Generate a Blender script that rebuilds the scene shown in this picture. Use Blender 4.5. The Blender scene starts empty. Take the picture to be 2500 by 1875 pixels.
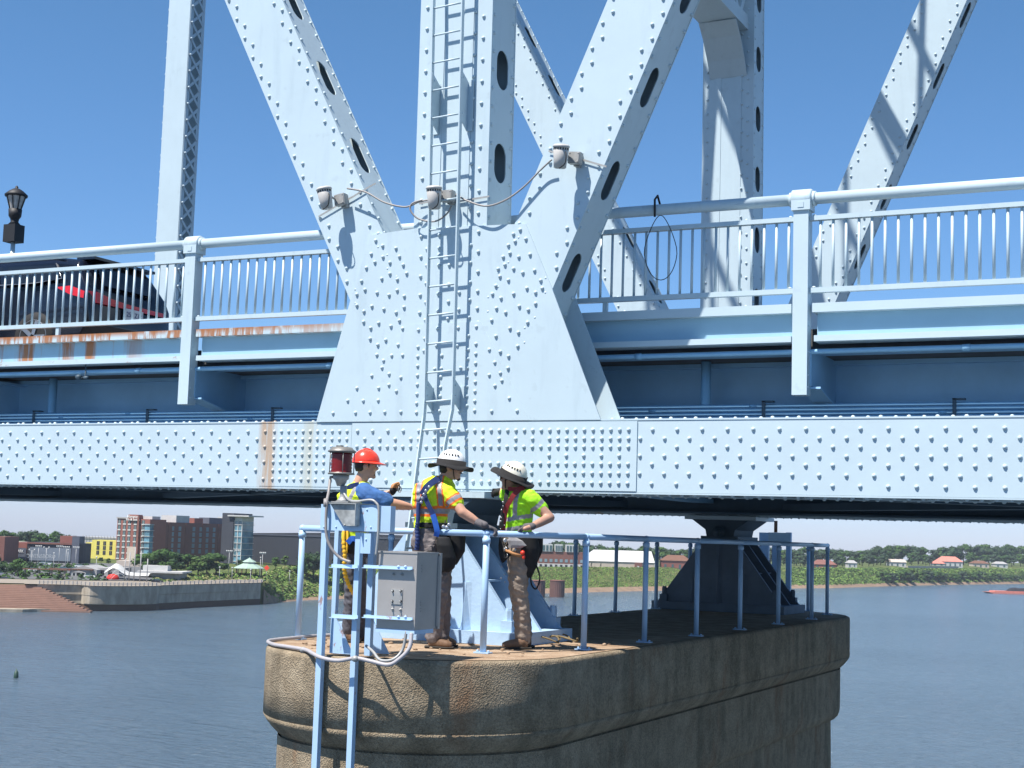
import bpy, bmesh, math, random
from mathutils import Vector, Matrix, Quaternion
random.seed(7)
S = bpy.context.scene
COL = S.collection

# ------------------------------------------------------------------ camera
F, YW, PT, RL = 3616.0, .456425, .103677, .030679      # focal length in photo pixels, yaw, pitch, roll
K = 2500/2212.
def cam_rows():
    cy, sy, cp, sp, cr, sr = math.cos(YW), math.sin(YW), math.cos(PT), math.sin(PT), math.cos(RL), math.sin(RL)
    A = Matrix(((cy, sy, 0), (-sy, cy, 0), (0, 0, 1)))
    B = Matrix(((1, 0, 0), (0, 0, -1), (0, 1, 0)))
    P = Matrix(((1, 0, 0), (0, cp, sp), (0, -sp, cp)))
    Q = Matrix(((cr, -sr, 0), (sr, cr, 0), (0, 0, 1)))
    return Q @ P @ B @ A
CM = cam_rows()
CMT = CM.transposed()
CL = Vector((0, 0, 1.04))
cd = bpy.data.cameras.new('camera')
cam = bpy.data.objects.new('camera', cd); COL.objects.link(cam)
rx, ry, rz = CM[0], CM[1], CM[2]
m3 = Matrix((rx, -ry, -rz)).transposed()
cam.matrix_world = Matrix.Translation(CL) @ m3.to_4x4()
cd.sensor_width = 36; cd.lens = F*36/2500; cd.clip_start = .1; cd.clip_end = 30000
S.camera = cam

# ------------------------------------------------------------------ light
SD = Vector((.14, .30, -.60)).normalized()
w = bpy.data.worlds.new("World"); S.world = w; w.use_nodes = True
nt = w.node_tree; nt.nodes.clear()
sky = nt.nodes.new('ShaderNodeTexSky'); sky.sky_type = 'NISHITA'; sky.sun_disc = False
sky.sun_elevation = math.radians(61); sky.sun_rotation = math.atan2(-SD.x, -SD.y)
sky.altitude = 100; sky.air_density = 1.0; sky.dust_density = .25; sky.ozone_density = 4.5
bgn = nt.nodes.new('ShaderNodeBackground'); bgn.inputs[1].default_value = .084
wo = nt.nodes.new('ShaderNodeOutputWorld')
hs = nt.nodes.new('ShaderNodeHueSaturation'); hs.inputs['Saturation'].default_value = 1.12
tn = nt.nodes.new('ShaderNodeMix'); tn.data_type = 'RGBA'; tn.blend_type = 'MULTIPLY'; tn.inputs['Factor'].default_value = 1
tcw = nt.nodes.new('ShaderNodeTexCoord'); sxw = nt.nodes.new('ShaderNodeSeparateXYZ'); crw = nt.nodes.new('ShaderNodeValToRGB')
nt.links.new(tcw.outputs['Generated'], sxw.inputs[0]); nt.links.new(sxw.outputs[2], crw.inputs[0]); nt.links.new(crw.outputs[0], tn.inputs['B'])
crw.color_ramp.elements[0].position = 0; crw.color_ramp.elements[0].color = (.74, .84, 1.30, 1); crw.color_ramp.elements[1].position = .35; crw.color_ramp.elements[1].color = (.84, .97, 1.0, 1)
e_ = crw.color_ramp.elements.new(.1); e_.color = (.78, .90, 1.10, 1)
nt.links.new(sky.outputs[0], hs.inputs['Color']); nt.links.new(hs.outputs[0], tn.inputs['A']); nt.links.new(tn.outputs['Result'], bgn.inputs[0]); nt.links.new(bgn.outputs[0], wo.inputs[0])
sl = bpy.data.lights.new('sun', 'SUN'); sl.energy = 5.0; sl.angle = math.radians(.53); sl.color = (1, .955, .89)
so = bpy.data.objects.new('sun', sl); COL.objects.link(so)
so.rotation_euler = SD.to_track_quat('-Z', 'Y').to_euler(); so.location = (0, 0, 40)
S.view_settings.view_transform = 'Standard'; S.view_settings.look = 'None'
S.view_settings.exposure = .76; S.view_settings.gamma = 1

# ------------------------------------------------------------------ survey helpers
def ray(u, v): return CMT @ Vector(((u*K-1250)/F, (v*K-937.5)/F, 1))
def fp(u, v, y=13.25):
    d = ray(u, v); return CL + d*((y-CL.y)/d.y)
def fz(u, v, z=0):
    d = ray(u, v); return CL + d*((z-CL.z)/d.z)
def pd(u, v, d): return CL + ray(u, v)*d
def zc(zx, zy, ox, oy, y=13.25, wd=900, tw=2133.):
    s = wd/tw; return fp((ox+zx*s)/K, (oy+zy*s)/K, y)

# ------------------------------------------------------------------ materials
def mat(name, col, rough=.6, metal=0, var=.12, scale=3, bump=0, bscale=40, spec=.5, vscale=None, col2=None, emit=None, alpha=None, trans=0, stretch=(1, 1, 1)):
    m = bpy.data.materials.new(name); m.use_nodes = True
    n = m.node_tree.nodes; l = m.node_tree.links
    b = n['Principled BSDF']; b.inputs['Roughness'].default_value = rough; b.inputs['Metallic'].default_value = metal
    b.inputs['Specular IOR Level'].default_value = spec
    tc = n.new('ShaderNodeTexCoord'); mp = n.new('ShaderNodeMapping'); mp.inputs['Scale'].default_value = stretch
    l.new(tc.outputs['Object'], mp.inputs[0])
    no = n.new('ShaderNodeTexNoise'); no.inputs['Scale'].default_value = scale; no.inputs['Detail'].default_value = 5
    no.inputs['Roughness'].default_value = .65
    l.new(mp.outputs[0], no.inputs['Vector'])
    cr = n.new('ShaderNodeValToRGB')
    c2 = col2 or tuple(min(1, c*(1+var)) for c in col); c1 = col if col2 else tuple(c*(1-var) for c in col)
    cr.color_ramp.elements[0].color = (*c1, 1); cr.color_ramp.elements[1].color = (*c2, 1)
    cr.color_ramp.elements[0].position = .35; cr.color_ramp.elements[1].position = .65
    l.new(no.outputs[0], cr.inputs[0]); l.new(cr.outputs[0], b.inputs['Base Color'])
    if bump:
        n2 = n.new('ShaderNodeTexNoise'); n2.inputs['Scale'].default_value = bscale; n2.inputs['Detail'].default_value = 4
        l.new(mp.outputs[0], n2.inputs['Vector'])
        bp = n.new('ShaderNodeBump'); bp.inputs['Strength'].default_value = bump; bp.inputs['Distance'].default_value = .02
        l.new(n2.outputs[0], bp.inputs['Height']); l.new(bp.outputs[0], b.inputs['Normal'])
    if trans: b.inputs['Transmission Weight'].default_value = trans
    if alpha is not None: b.inputs['Alpha'].default_value = alpha
    m['ramp'] = cr.name
    return m

def add_stain(m, col, thr, stretch, width=.08, zlo=None, zhi=None, xr=None, scale=1.0, strength=1.0):
    """rust / dirt of its own shape mixed over the base colour of a material"""
    n = m.node_tree.nodes; l = m.node_tree.links; b = n['Principled BSDF']
    old = b.inputs['Base Color'].links[0].from_socket
    tc = n.new('ShaderNodeTexCoord'); mp = n.new('ShaderNodeMapping'); mp.inputs['Scale'].default_value = stretch
    l.new(tc.outputs['Object'], mp.inputs[0])
    no = n.new('ShaderNodeTexNoise'); no.inputs['Scale'].default_value = scale; no.inputs['Detail'].default_value = 6; no.inputs['Roughness'].default_value = .7
    l.new(mp.outputs[0], no.inputs['Vector'])
    mr = n.new('ShaderNodeMapRange'); mr.inputs['From Min'].default_value = thr; mr.inputs['From Max'].default_value = thr+width
    mr.inputs['To Max'].default_value = strength
    l.new(no.outputs[0], mr.inputs['Value']); f = mr.outputs[0]
    sx = n.new('ShaderNodeSeparateXYZ'); l.new(tc.outputs['Object'], sx.inputs[0])
    def rng(sock, a, bb, f):
        r = n.new('ShaderNodeMapRange'); r.inputs['From Min'].default_value = a; r.inputs['From Max'].default_value = bb
        l.new(sock, r.inputs['Value']); mu = n.new('ShaderNodeMath'); mu.operation = 'MULTIPLY'
        l.new(f, mu.inputs[0]); l.new(r.outputs[0], mu.inputs[1]); return mu.outputs[0]
    if zlo: f = rng(sx.outputs[2], zlo[0], zlo[1], f)
    if xr:
        for a, bb in xr: f = rng(sx.outputs[0], a, bb, f)
    mx = n.new('ShaderNodeMix'); mx.data_type = 'RGBA'
    l.new(f, mx.inputs['Factor']); l.new(old, mx.inputs['A']); mx.inputs['B'].default_value = (*col, 1)
    l.new(mx.outputs['Result'], b.inputs['Base Color'])
    return m

BL = (.465, .565, .612)
M = {}
M['paint'] = mat('pale blue steel paint', BL, .42, var=.03, scale=1.3, bump=.04, bscale=6)
add_stain(M['paint'], (.36, .45, .50), .53, (5, 5, .7), .16, scale=1.1, strength=.38)
add_stain(M['paint'], (.33, .40, .43), .60, (2.2, 2.2, 2.2), .05, scale=2.4, strength=.25)
M['paintr'] = mat('pale blue steel paint with rust streaks', BL, .45, var=.03, scale=1.3)
add_stain(M['paintr'], (.33, .115, .025), .35, (10, 6, 6), .10, zlo=(.37, .425), xr=[(-1.0, -3.0)], scale=1.0, strength=.9)
add_stain(M['paintr'], (.33, .12, .03), .46, (12, 5, 1.2), .08, xr=[(-1.2, -3.2)], scale=1.0, strength=.9)
M['paintf'] = mat('flange paint with light rust', BL, .45, var=.03, scale=1.3)
add_stain(M['paintf'], (.30, .13, .05), .60, (5, 5, 8), .08, xr=[(-2.2, -4.6)], scale=.9, strength=.8)
M['painttop'] = mat('chord paint with rust runs', BL, .42, var=.03, scale=1.3, bump=.04, bscale=6)
add_stain(M['painttop'], (.42, .25, .12), .40, (7, 3, .5), .14, xr=[(-2.27, -2.20), (-2.0, -2.07)], scale=1.2, strength=.75)
add_stain(M['painttop'], (.45, .42, .30), .40, (7, 3, .5), .14, xr=[(-1.72, -1.62), (-1.45, -1.54)], scale=1.2, strength=.5)
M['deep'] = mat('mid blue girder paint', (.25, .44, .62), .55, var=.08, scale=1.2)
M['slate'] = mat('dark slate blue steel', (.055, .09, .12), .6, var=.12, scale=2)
M['conduit'] = mat('blue painted conduit', (.22, .42, .60), .5, var=.08, scale=2)
M['rail'] = mat('sky blue pipe paint', (.36, .52, .71), .38, var=.05, scale=3)
M['ped'] = mat('pedestal blue paint', (.38, .53, .70), .5, var=.07, scale=3, bump=.15, bscale=30)
M['galv'] = mat('weathered galvanised steel', (.33, .33, .32), .5, .2, var=.15, scale=8)
M['lampcan'] = mat('warm grey enamel', (.48, .46, .43), .45, var=.05)
M['cab'] = mat('stainless grey cabinet', (.36, .34, .32), .42, .3, var=.06, scale=3)
M['dark'] = mat('black rubber', (.012, .012, .014), .6, var=.1)
M['hole'] = mat('black slots', (.01, .01, .01), .9)
M['rust'] = mat('rusty iron', (.20, .09, .05), .8, var=.3, scale=20)
M['cable'] = mat('grey cable jacket', (.26, .24, .23), .5, var=.08)
M['ribbon'] = mat('pale grey flexible conduit', (.36, .34, .35), .45, var=.06)
M['red'] = mat('ruby lens', (.17, .004, .004), .3, var=.1, spec=.5)

# ------------------------------------------------------------------ mesh builder
def tag(o, label=None, cat=None, group=None, kind=None):
    if label: o['label'] = label
    if cat: o['category'] = cat
    if group: o['group'] = group
    if kind: o['kind'] = kind
    return o
def empty(name, loc=(0, 0, 0), rz=0, label=None, cat=None, group=None, kind=None):
    o = bpy.data.objects.new(name, None); COL.objects.link(o); o.location = loc; o.rotation_euler = (0, 0, rz)
    o.empty_display_size = .2
    return tag(o, label, cat, group, kind)
class MB:
    def __init__(s): s.v = []; s.f = []; s.m = []; s.sm = []; s.off = Vector((0, 0, 0))
    def add(s, vs, fs, mi=0, smooth=False):
        b = len(s.v); s.v += [tuple(x) for x in vs]; s.f += [tuple(i+b for i in f) for f in fs]
        s.m += [mi]*len(fs); s.sm += [smooth]*len(fs)
    def box(s, a, b, mi=0):
        x0, y0, z0 = [min(p, q) for p, q in zip(a, b)]; x1, y1, z1 = [max(p, q) for p, q in zip(a, b)]
        vs = [(x0, y0, z0), (x1, y0, z0), (x1, y1, z0), (x0, y1, z0), (x0, y0, z1), (x1, y0, z1), (x1, y1, z1), (x0, y1, z1)]
        s.add(vs, [(0, 3, 2, 1), (4, 5, 6, 7), (0, 1, 5, 4), (1, 2, 6, 5), (2, 3, 7, 6), (3, 0, 4, 7)], mi)
    def obox(s, c, ax, ay, az, mi=0):
        c, ax, ay, az = Vector(c), Vector(ax), Vector(ay), Vector(az)
        vs = [c+ax*i+ay*j+az*k for k in (-1, 1) for i, j in ((-1, -1), (1, -1), (1, 1), (-1, 1))]
        s.add(vs, [(0, 3, 2, 1), (4, 5, 6, 7), (0, 1, 5, 4), (1, 2, 6, 5), (2, 3, 7, 6), (3, 0, 4, 7)], mi)
    def bar(s, p, q, wx, wy, up=(0, 1, 0), mi=0):
        p, q = Vector(p), Vector(q); d = (q-p); L = d.length; d.normalize(); u = Vector(up)
        n = d.cross(u).normalized(); u = n.cross(d).normalized()
        s.obox((p+q)/2, n*wx/2, u*wy/2, d*L/2, mi)
    def prism(s, poly, y0, y1, mi=0):
        n = len(poly); vs = [(x, y0, z) for x, z in poly]+[(x, y1, z) for x, z in poly]
        s.add(vs, [tuple(range(n)), tuple(range(2*n-1, n-1, -1))]+[(i, i+n, (i+1) % n+n, (i+1) % n) for i in range(n)], mi)
    def zprism(s, poly, z0, z1, mi=0):
        n = len(poly); vs = [(x, y, z0) for x, y in poly]+[(x, y, z1) for x, y in poly]
        s.add(vs, [tuple(range(n-1, -1, -1)), tuple(range(n, 2*n))]+[(i, (i+1) % n, (i+1) % n+n, i+n) for i in range(n)], mi)
    def tube(s, pts, r, seg=10, mi=0, cap=True, smooth=True):
        pts = [Vector(p) for p in pts]; n = len(pts); rs = r if isinstance(r, (list, tuple)) else [r]*n
        ref = Vector((0, 0, 1)); d0 = (pts[1]-pts[0]).normalized()
        if abs(d0.dot(ref)) > .9: ref = Vector((0, 1, 0))
        a = d0.cross(ref).normalized(); vs = []
        for i, p in enumerate(pts):
            d = (pts[min(i+1, n-1)]-pts[max(i-1, 0)]).normalized()
            a = (a-d*a.dot(d)).normalized(); b = d.cross(a)
            for k in range(seg):
                t = 2*math.pi*k/seg; vs.append(p+(a*math.cos(t)+b*math.sin(t))*rs[i])
        fs = [(i*seg+k, i*seg+(k+1) % seg, (i+1)*seg+(k+1) % seg, (i+1)*seg+k) for i in range(n-1) for k in range(seg)]
        if cap: fs += [tuple(range(seg-1, -1, -1)), tuple(range((n-1)*seg, n*seg))]
        s.add(vs, fs, mi, smooth)
    def lathe(s, c, prof, seg=20, axis=(0, 0, 1), mi=0, smooth=True):
        c = Vector(c); ax = Vector(axis).normalized(); ref = Vector((1, 0, 0)) if abs(ax.x) < .9 else Vector((0, 1, 0))
        a = ax.cross(ref).normalized(); b = ax.cross(a); vs = []
        for r, h in prof:
            for k in range(seg):
                t = 2*math.pi*k/seg; vs.append(c+ax*h+(a*math.cos(t)+b*math.sin(t))*r)
        n = len(prof)
        fs = [(i*seg+k, i*seg+(k+1) % seg, (i+1)*seg+(k+1) % seg, (i+1)*seg+k) for i in range(n-1) for k in range(seg)]
        fs += [tuple(range(seg-1, -1, -1)), tuple(range((n-1)*seg, n*seg))]
        s.add(vs, fs, mi, smooth)
    def rivet(s, p, nrm, r=.0215, h=.020, mi=0, seg=8):
        p = Vector(p); nn = Vector(nrm).normalized(); ref = Vector((0, 0, 1)) if abs(nn.z) < .9 else Vector((1, 0, 0))
        a = nn.cross(ref).normalized(); b = nn.cross(a); vs = []
        for rr, hh in ((r, -.001), (r*.86, h*.55), (r*.45, h*.93)):
            for k in range(seg):
                t = 2*math.pi*k/seg; vs.append(p+nn*hh+(a*math.cos(t)+b*math.sin(t))*rr)
        vs.append(p+nn*h)
        fs = [(i*seg+k, i*seg+(k+1) % seg, (i+1)*seg+(k+1) % seg, (i+1)*seg+k) for i in range(2) for k in range(seg)]
        fs += [(2*seg+k, 2*seg+(k+1) % seg, 3*seg) for k in range(seg)]
        s.add(vs, fs, mi, True)
    def ico(s, c, r, mi=0, sub=1, jit=0, sq=(1, 1, 1)):
        bm = bmesh.new(); bmesh.ops.create_icosphere(bm, subdivisions=sub, radius=1)
        vs = [Vector(c)+Vector((v.co.x*sq[0], v.co.y*sq[1], v.co.z*sq[2]))*r*(1+random.uniform(-jit, jit)) for v in bm.verts]
        bm.verts.index_update(); fs = [tuple(v.index for v in f.verts) for f in bm.faces]; bm.free()
        s.add(vs, fs, mi, True)
    def build(s, name, mats, parent=None, loc=None, fix=True, **kw):
        me = bpy.data.meshes.new(name); o = Vector(loc) if loc is not None else (parent_loc(parent) if parent else Vector((0, 0, 0)))
        me.from_pydata([(v[0]-o.x, v[1]-o.y, v[2]-o.z) for v in s.v], [], s.f)
        if not isinstance(mats, (list, tuple)): mats = [mats]
        for m in mats: me.materials.append(m)
        me.polygons.foreach_set('material_index', s.m); me.polygons.foreach_set('use_smooth', s.sm)
        if fix:
            bm = bmesh.new(); bm.from_mesh(me); bmesh.ops.recalc_face_normals(bm, faces=bm.faces); bm.to_mesh(me); bm.free()
        me.update()
        ob = bpy.data.objects.new(name, me); COL.objects.link(ob)
        if parent is not None: ob.parent = parent; 
        if loc is not None and parent is None: ob.location = loc
        return tag(ob, **kw)
def parent_loc(p):
    l = Vector(p.location)
    while p.parent: p = p.parent; l += Vector(p.location)
    return l
def kids(o): return [c for c in list(COL.objects) if c.parent == o]
def copy_tree(o, parent=None, loc=None, label=None):
    c = o.copy(); COL.objects.link(c); c.parent = parent
    if loc is not None: c.location = loc
    if label: c['label'] = label
    for ch in list(o.children): copy_tree(ch, c)
    return c
def catmull(P, n=8):
    P = [Vector(p) for p in P]; out = []
    for i in range(len(P)-1):
        p0, p1, p2, p3 = P[max(i-1, 0)], P[i], P[i+1], P[min(i+2, len(P)-1)]
        for k in range(n):
            t = k/n; out.append(.5*((2*p1)+(p2-p0)*t+(2*p0-5*p1+4*p2-p3)*t*t+(3*p1-p0-3*p2+p3)*t**3))
    out.append(P[-1]); return out
def text_mesh(txt, size, m, parent, loc, rot, ext=.0, name='lettering', align='CENTER', sx=1):
    cu = bpy.data.curves.new(name, 'FONT'); cu.body = txt; cu.size = size; cu.extrude = ext; cu.align_x = align; cu.align_y = 'CENTER'
    t = bpy.data.objects.new(name, cu); COL.objects.link(t)
    bpy.context.view_layer.update()
    me = bpy.data.meshes.new_from_object(t.evaluated_get(bpy.context.evaluated_depsgraph_get())); COL.objects.unlink(t); bpy.data.objects.remove(t)
    me.name = name; me.materials.clear(); me.materials.append(m)
    o = bpy.data.objects.new(name, me); COL.objects.link(o); o.parent = parent; o.location = loc; o.rotation_euler = rot; o.scale = (sx, 1, 1)
    return o
# ================================================================== BRIDGE
YF, DP = 13.25, .56           # near truss: face and depth
def slotted_plate(mb, o, L, W, n, holes, hl, hw, t=.012, mi=0, N=24, full=None):
    """plate in plane spanned by unit vectors L (long) and W (across); o = origin (start, centre line); holes = positions along L"""
    o, Lv, Wv, nv = Vector(o), Vector(L[0]), Vector(W[0]), Vector(n); Ln, Wd = L[1], W[1]
    holes = sorted(holes); cuts = [0]
    for a, b in zip(holes, holes[1:]): cuts.append((a+b)/2)
    cuts.append(Ln)
    if not holes:
        mb.obox(o+Lv*Ln/2+nv*t/2, Lv*Ln/2, Wv*Wd/2, nv*t/2, mi); return
    for i, h in enumerate(holes):
        a, b = cuts[i], cuts[i+1]
        outer = []; inner = []
        for k in range(N):
            ang = 2*math.pi*(k+.5)/N; c, s_ = math.cos(ang), math.sin(ang)
            # stadium
            e = hl/2-hw/2
            if abs(c) < 1e-6: ix, iy = 0, hw/2*s_
            cx = e if c > 0 else -e
            ix, iy = cx+hw/2*c, hw/2*s_
            inner.append(o+Lv*(h+ix)+Wv*iy)
            # rectangle point
            la = (b-h) if c > 0 else (h-a)
            sc = min(la/max(abs(c), 1e-6), (Wd/2)/max(abs(s_), 1e-6))
            outer.append([h+c*sc, s_*sc])
        for cxn, cyn in ((b, Wd/2), (a, Wd/2), (a, -Wd/2), (b, -Wd/2)):
            best = min(range(N), key=lambda k: (outer[k][0]-cxn)**2+(outer[k][1]-cyn)**2); outer[best] = [cxn, cyn]
        out3 = [o+Lv*x+Wv*y for x, y in outer]
        vs = out3+inner+[p+nv*t for p in out3]+[p+nv*t for p in inner]; fs = []
        for k in range(N):
            k2 = (k+1) % N
            fs += [(k, k2, N+k2, N+k), (2*N+k, 3*N+k, 3*N+k2, 2*N+k2), (N+k, N+k2, 3*N+k2, 3*N+k), (k, 2*N+k, 2*N+k2, k2)]
        mb.add(vs, fs, mi)

def member(p0, p1, w0, holes_side, holes, name, root, rows, rvw=.09, side_rv=True, m='paint', hl=.42, hw=.17, ext=None, front_extra=()):
    """box member in the truss plane from p0 to p1 (x,z) centre line of the front face"""
    p0, p1 = Vector(p0), Vector(p1); a = (p1-p0); L = a.length; a.normalize(); nr = Vector((a.y, -a.x))
    if nr.x < 0: nr = -nr
    A = Vector((a.x, 0, a.y)); N = Vector((nr.x, 0, nr.y)); O = Vector((p0.x, YF, p0.y)); Y = Vector((0, 1, 0)); w = w0
    mb = MB()
    # front and back cover plates, slightly proud
    mb.obox(O+A*L/2+Y*(.007), A*L/2, N*w/2, Y*.007)
    mb.obox(O+A*L/2+Y*(DP-.007), A*L/2, N*w/2, Y*.007)
    # lip angles that show as thin lines along the holed side
    for sgn in (1, -1):
        oo = O+N*sgn*(w/2-.018)+Y*(DP/2)
        hs = holes if (sgn == 1) else []
        slotted_plate(mb, oo, (A, L), (Y, DP-.03), N*sgn, hs, hl, hw)
        mb.obox(O+A*L/2+N*sgn*(w/2-.05)+Y*.022, A*L/2, N*.05, Y*.008)
    for off in rows:
        k = 0; s_ = .06
        while s_ < L-.03:
            o2 = off if k % 2 == 0 else off+(.06 if off < 0 else -.06)
            mb.rivet(O+A*s_+N*o2, (0, -1, 0)); s_ += rvw; k += 1
    if side_rv:
        s_ = .05; k = 0
        while s_ < L-.03:
            mb.rivet(O+A*s_+N*(w/2-.006)+Y*.055, N); mb.rivet(O+A*(s_+.05)+N*(w/2-.006)+Y*(DP-.055), N); s_ += rvw*1.35; k += 1
    return mb.build(name, M[m], root)

truss = empty('bridge_truss', (-7.3, YF, 1.5), 0, 'pale blue riveted truss nearest the camera, with ladder, floodlights and gusset plate', 'bridge truss', 'bridge trusses')
# ---- bottom chord
mb = MB(); X0, X1 = -34, 12; Z0, Z1 = 1.50, 2.213
mb.box((X0, YF, Z0+.012), (X1, YF+.02, Z1-.014)); mb.box((X0, YF+DP-.02, Z0+.012), (X1, YF+DP, Z1-.014))
mb.box((X0, YF-.006, Z1-.012), (X1, YF+.16, Z1+.004)); mb.box((X0, YF+DP-.16, Z1-.012), (X1, YF+DP+.006, Z1+.004))
mb.box((X0, YF-.004, Z0-.006), (X1, YF+.15, Z0+.01)); mb.box((X0, YF+DP-.15, Z0-.006), (X1, YF+DP+.004, Z0+.01))
mb.box((X0, YF+.16, Z1-.03), (X1, YF+DP-.16, Z1-.02))
x = X0+.2
while x < X1-.3:                              # bottom lacing
    mb.bar((x, YF+.10, Z0-.014), (x+.5, YF+DP-.10, Z0-.014), .07, .012, (0, 0, 1)); x += .55
ROW = [2.11, 2.025, 1.945, 1.86, 1.78, 1.69, 1.595]
def chord_rivets(mb):
    i = 0; x = -1.78+.2475*20
    xs = []
    while x > -15.5:
        if not (-9.45 < x < -5.15): xs.append(x)
        x -= .2475
    for x in xs:
        for r, z in enumerate(ROW):
            xx = x-(.124 if r % 2 else 0)
            if xx > -9.5 and xx < -5.2: continue
            mb.rivet((xx, YF, z), (0, -1, 0))
    for k in range(11):
        x = -9.35+k*.0925
        for r, z in enumerate(ROW): mb.rivet((x, YF, z), (0, -1, 0))
    for r, z in enumerate(ROW):
        if r % 2 == 0: mb.rivet((-9.47, YF, z), (0, -1, 0))
    yy = YF-.012; x = -8.29; k = 0
    while x < -5.18:
        for r, z in enumerate(ROW):
            dense = x > -6.15
            if dense: ok = r in (0, 1, 2, 4, 5, 6) or k % 2 == 0
            elif x > -7.6: ok = r in (0, 2, 4, 6) or (r in (1, 5) and k % 2 == 0)
            else: ok = r in (2, 4) or (r in (0, 6) and k % 2 == 0) or (r in (1, 5) and k % 2)
            if ok: mb.rivet((x, yy, z), (0, -1, 0))
        x += .0925; k += 1
    x = -15; k = 0
    while x < 1.5:
        mb.rivet((x, YF+.05+.05*(k % 2), Z1+.004), (0, 0, 1)); mb.rivet((x, YF+DP-.05, Z0-.006), (0, 0, -1)); mb.rivet((x, YF+.05, Z0-.006), (0, 0, -1)); x += .124; k += 1
chord_rivets(mb)
x = -40
mb.build('bottom_chord', M['painttop'], truss)
mb = MB(); mb.box((-8.36, YF-.012, Z0+.02), (-5.15, YF-.001, Z1-.02)); mb.box((-9.52, YF-.003, Z0+.02), (-8.37, YF-.0005, Z1-.02)); mb.build('splice_plate', M['painttop'], truss)
# ---- gusset plates
def gpoly(): return [(-8.23, 4.20), (-7.67, 4.235), (-6.40, 4.20), (-6.10, 3.55), (-5.53, Z1-.005), (-8.81, Z1-.005), (-8.45, 3.49)]
mb = MB(); mb.prism(gpoly(), YF-.016, YF-.002)
mb.prism([(-7.72, 3.22), (-6.87, 3.22), (-6.29, Z1-.004), (-8.76, Z1-.004)], YF-.0195, YF-.0162)
GR = """520,212 560,243 637,257 494,290 562,307 657,305 515,337 602,340 679,353 466,370 602,404 699,402 555,433 645,437 438,447 644,500 458,497 528,514 597,527 685,534 411,524 684,598 498,592 411,587 452,622 567,609 638,628 657,675 450,683 537,689 608,707 676,721 491,718 578,787 488,780 532,815 650,815 527,873 613,877 676,875 566,906 557,947 498,994 598,984 666,1004 412,1066 597,1047 538,1065 640,1083 359,1138 449,1138 535,1136 274,1210 404,1208 488,1206 573,1204 666,1203
783,190 781,307 779,420 777,528 774,630 768,729 765,828 764,883 763,937 762,992 761,1045 759,1100 757,1153 756,1206 888,180 887,256 886,297 885,355 882,520 880,620 878,720 872,820 903,877 900,952 862,955 897,1000 895,1060 893,1112 850,1198 888,1198 945,354 942,466 940,566 937,664 1003,513 1000,612 997,717 993,820 1012,950 1008,1102 1004,1198 817,262 816,357 812,460 810,570 808,672 805,780 800,850
1070,238 1068,340 1066,453 1063,556 1060,657 1057,763 1055,843 1053,897 1050,950 1048,1003 1047,1057 1047,1112 1047,1167 1115,162 1113,277 1111,393 1109,505 1107,605 1102,710 1100,810 1099,867 1098,922 1097,975 1096,1030 1094,1084 1093,1140 1092,1195
1355,150 1316,175 1388,203 1326,217 1287,240 1296,285 1257,307 1347,307 1412,293 1267,352 1228,377 1317,375 1238,420 1438,385 1370,398 1287,441 1215,474 1394,488 1195,521 1244,545 1317,520 1218,604 1350,592 1271,628 1402,613 1444,577 1190,673 1444,513 1474,443 1483,488 1398,686 1296,720 1345,744 1215,765 1341,823 1177,843 1240,855 1288,881 1209,917 1285,950 1177,990 1241,978 1250,1022 1210,1052 1293,1124 1191,1199 1338,1197"""
for t in GR.split():
    a, b = map(float, t.split(',')); p = zc(a, b-4, 700, 500); mb.rivet((p.x, YF-.018, p.z), (0, -1, 0), .0205, .019)
mb.build('gusset_plate', M['paint'], truss)
mb = MB(); mb.prism([(x, z) for x, z in gpoly()], YF+DP+.002, YF+DP+.016); mb.build('gusset_plate', M['paint'], truss)
# ---- vertical column (x -7.73..-6.86)
mb_c = member((-7.27, 2.30), (-7.33, 13.2), .86, 1, [k*1.0+2.63 for k in range(-2, 8)], 'vertical_post', truss, [], .145, hl=.42, hw=.27)
mbx = MB()
zq = 4.3; kq = 0
while zq < 12:
    mbx.rivet((-7.27-.0055*(zq-2.3)-.345, YF, zq), (0, -1, 0)); mbx.rivet((-7.27-.0055*(zq-2.3)+.33, YF, zq+.05), (0, -1, 0)); mbx.rivet((-7.27-.0055*(zq-2.3)+.235, YF-.008, zq+.11), (0, -1, 0), .019); zq += .232
for s_ in (-1, 1):                            # raised angle strips beside the ladder
    mbx.obox((-7.30+s_*.17, YF-.004, 7.7), (.055, 0, 0), (0, .004, 0), (0, 0, 5.5))
mbx.build('cover_strip', M['paint'], truss)
# ---- diagonals
def dirx(p, q, t): return (p[0]+(q[0]-p[0])*t, p[1]+(q[1]-p[1])*t)
aL = -.5255; # left diagonal dx/dz of its edges
def d1(z, e): return ((-8.94 if e < 0 else -8.195)+aL*(z-4.46 if e < 0 else z-4.55), z)
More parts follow.
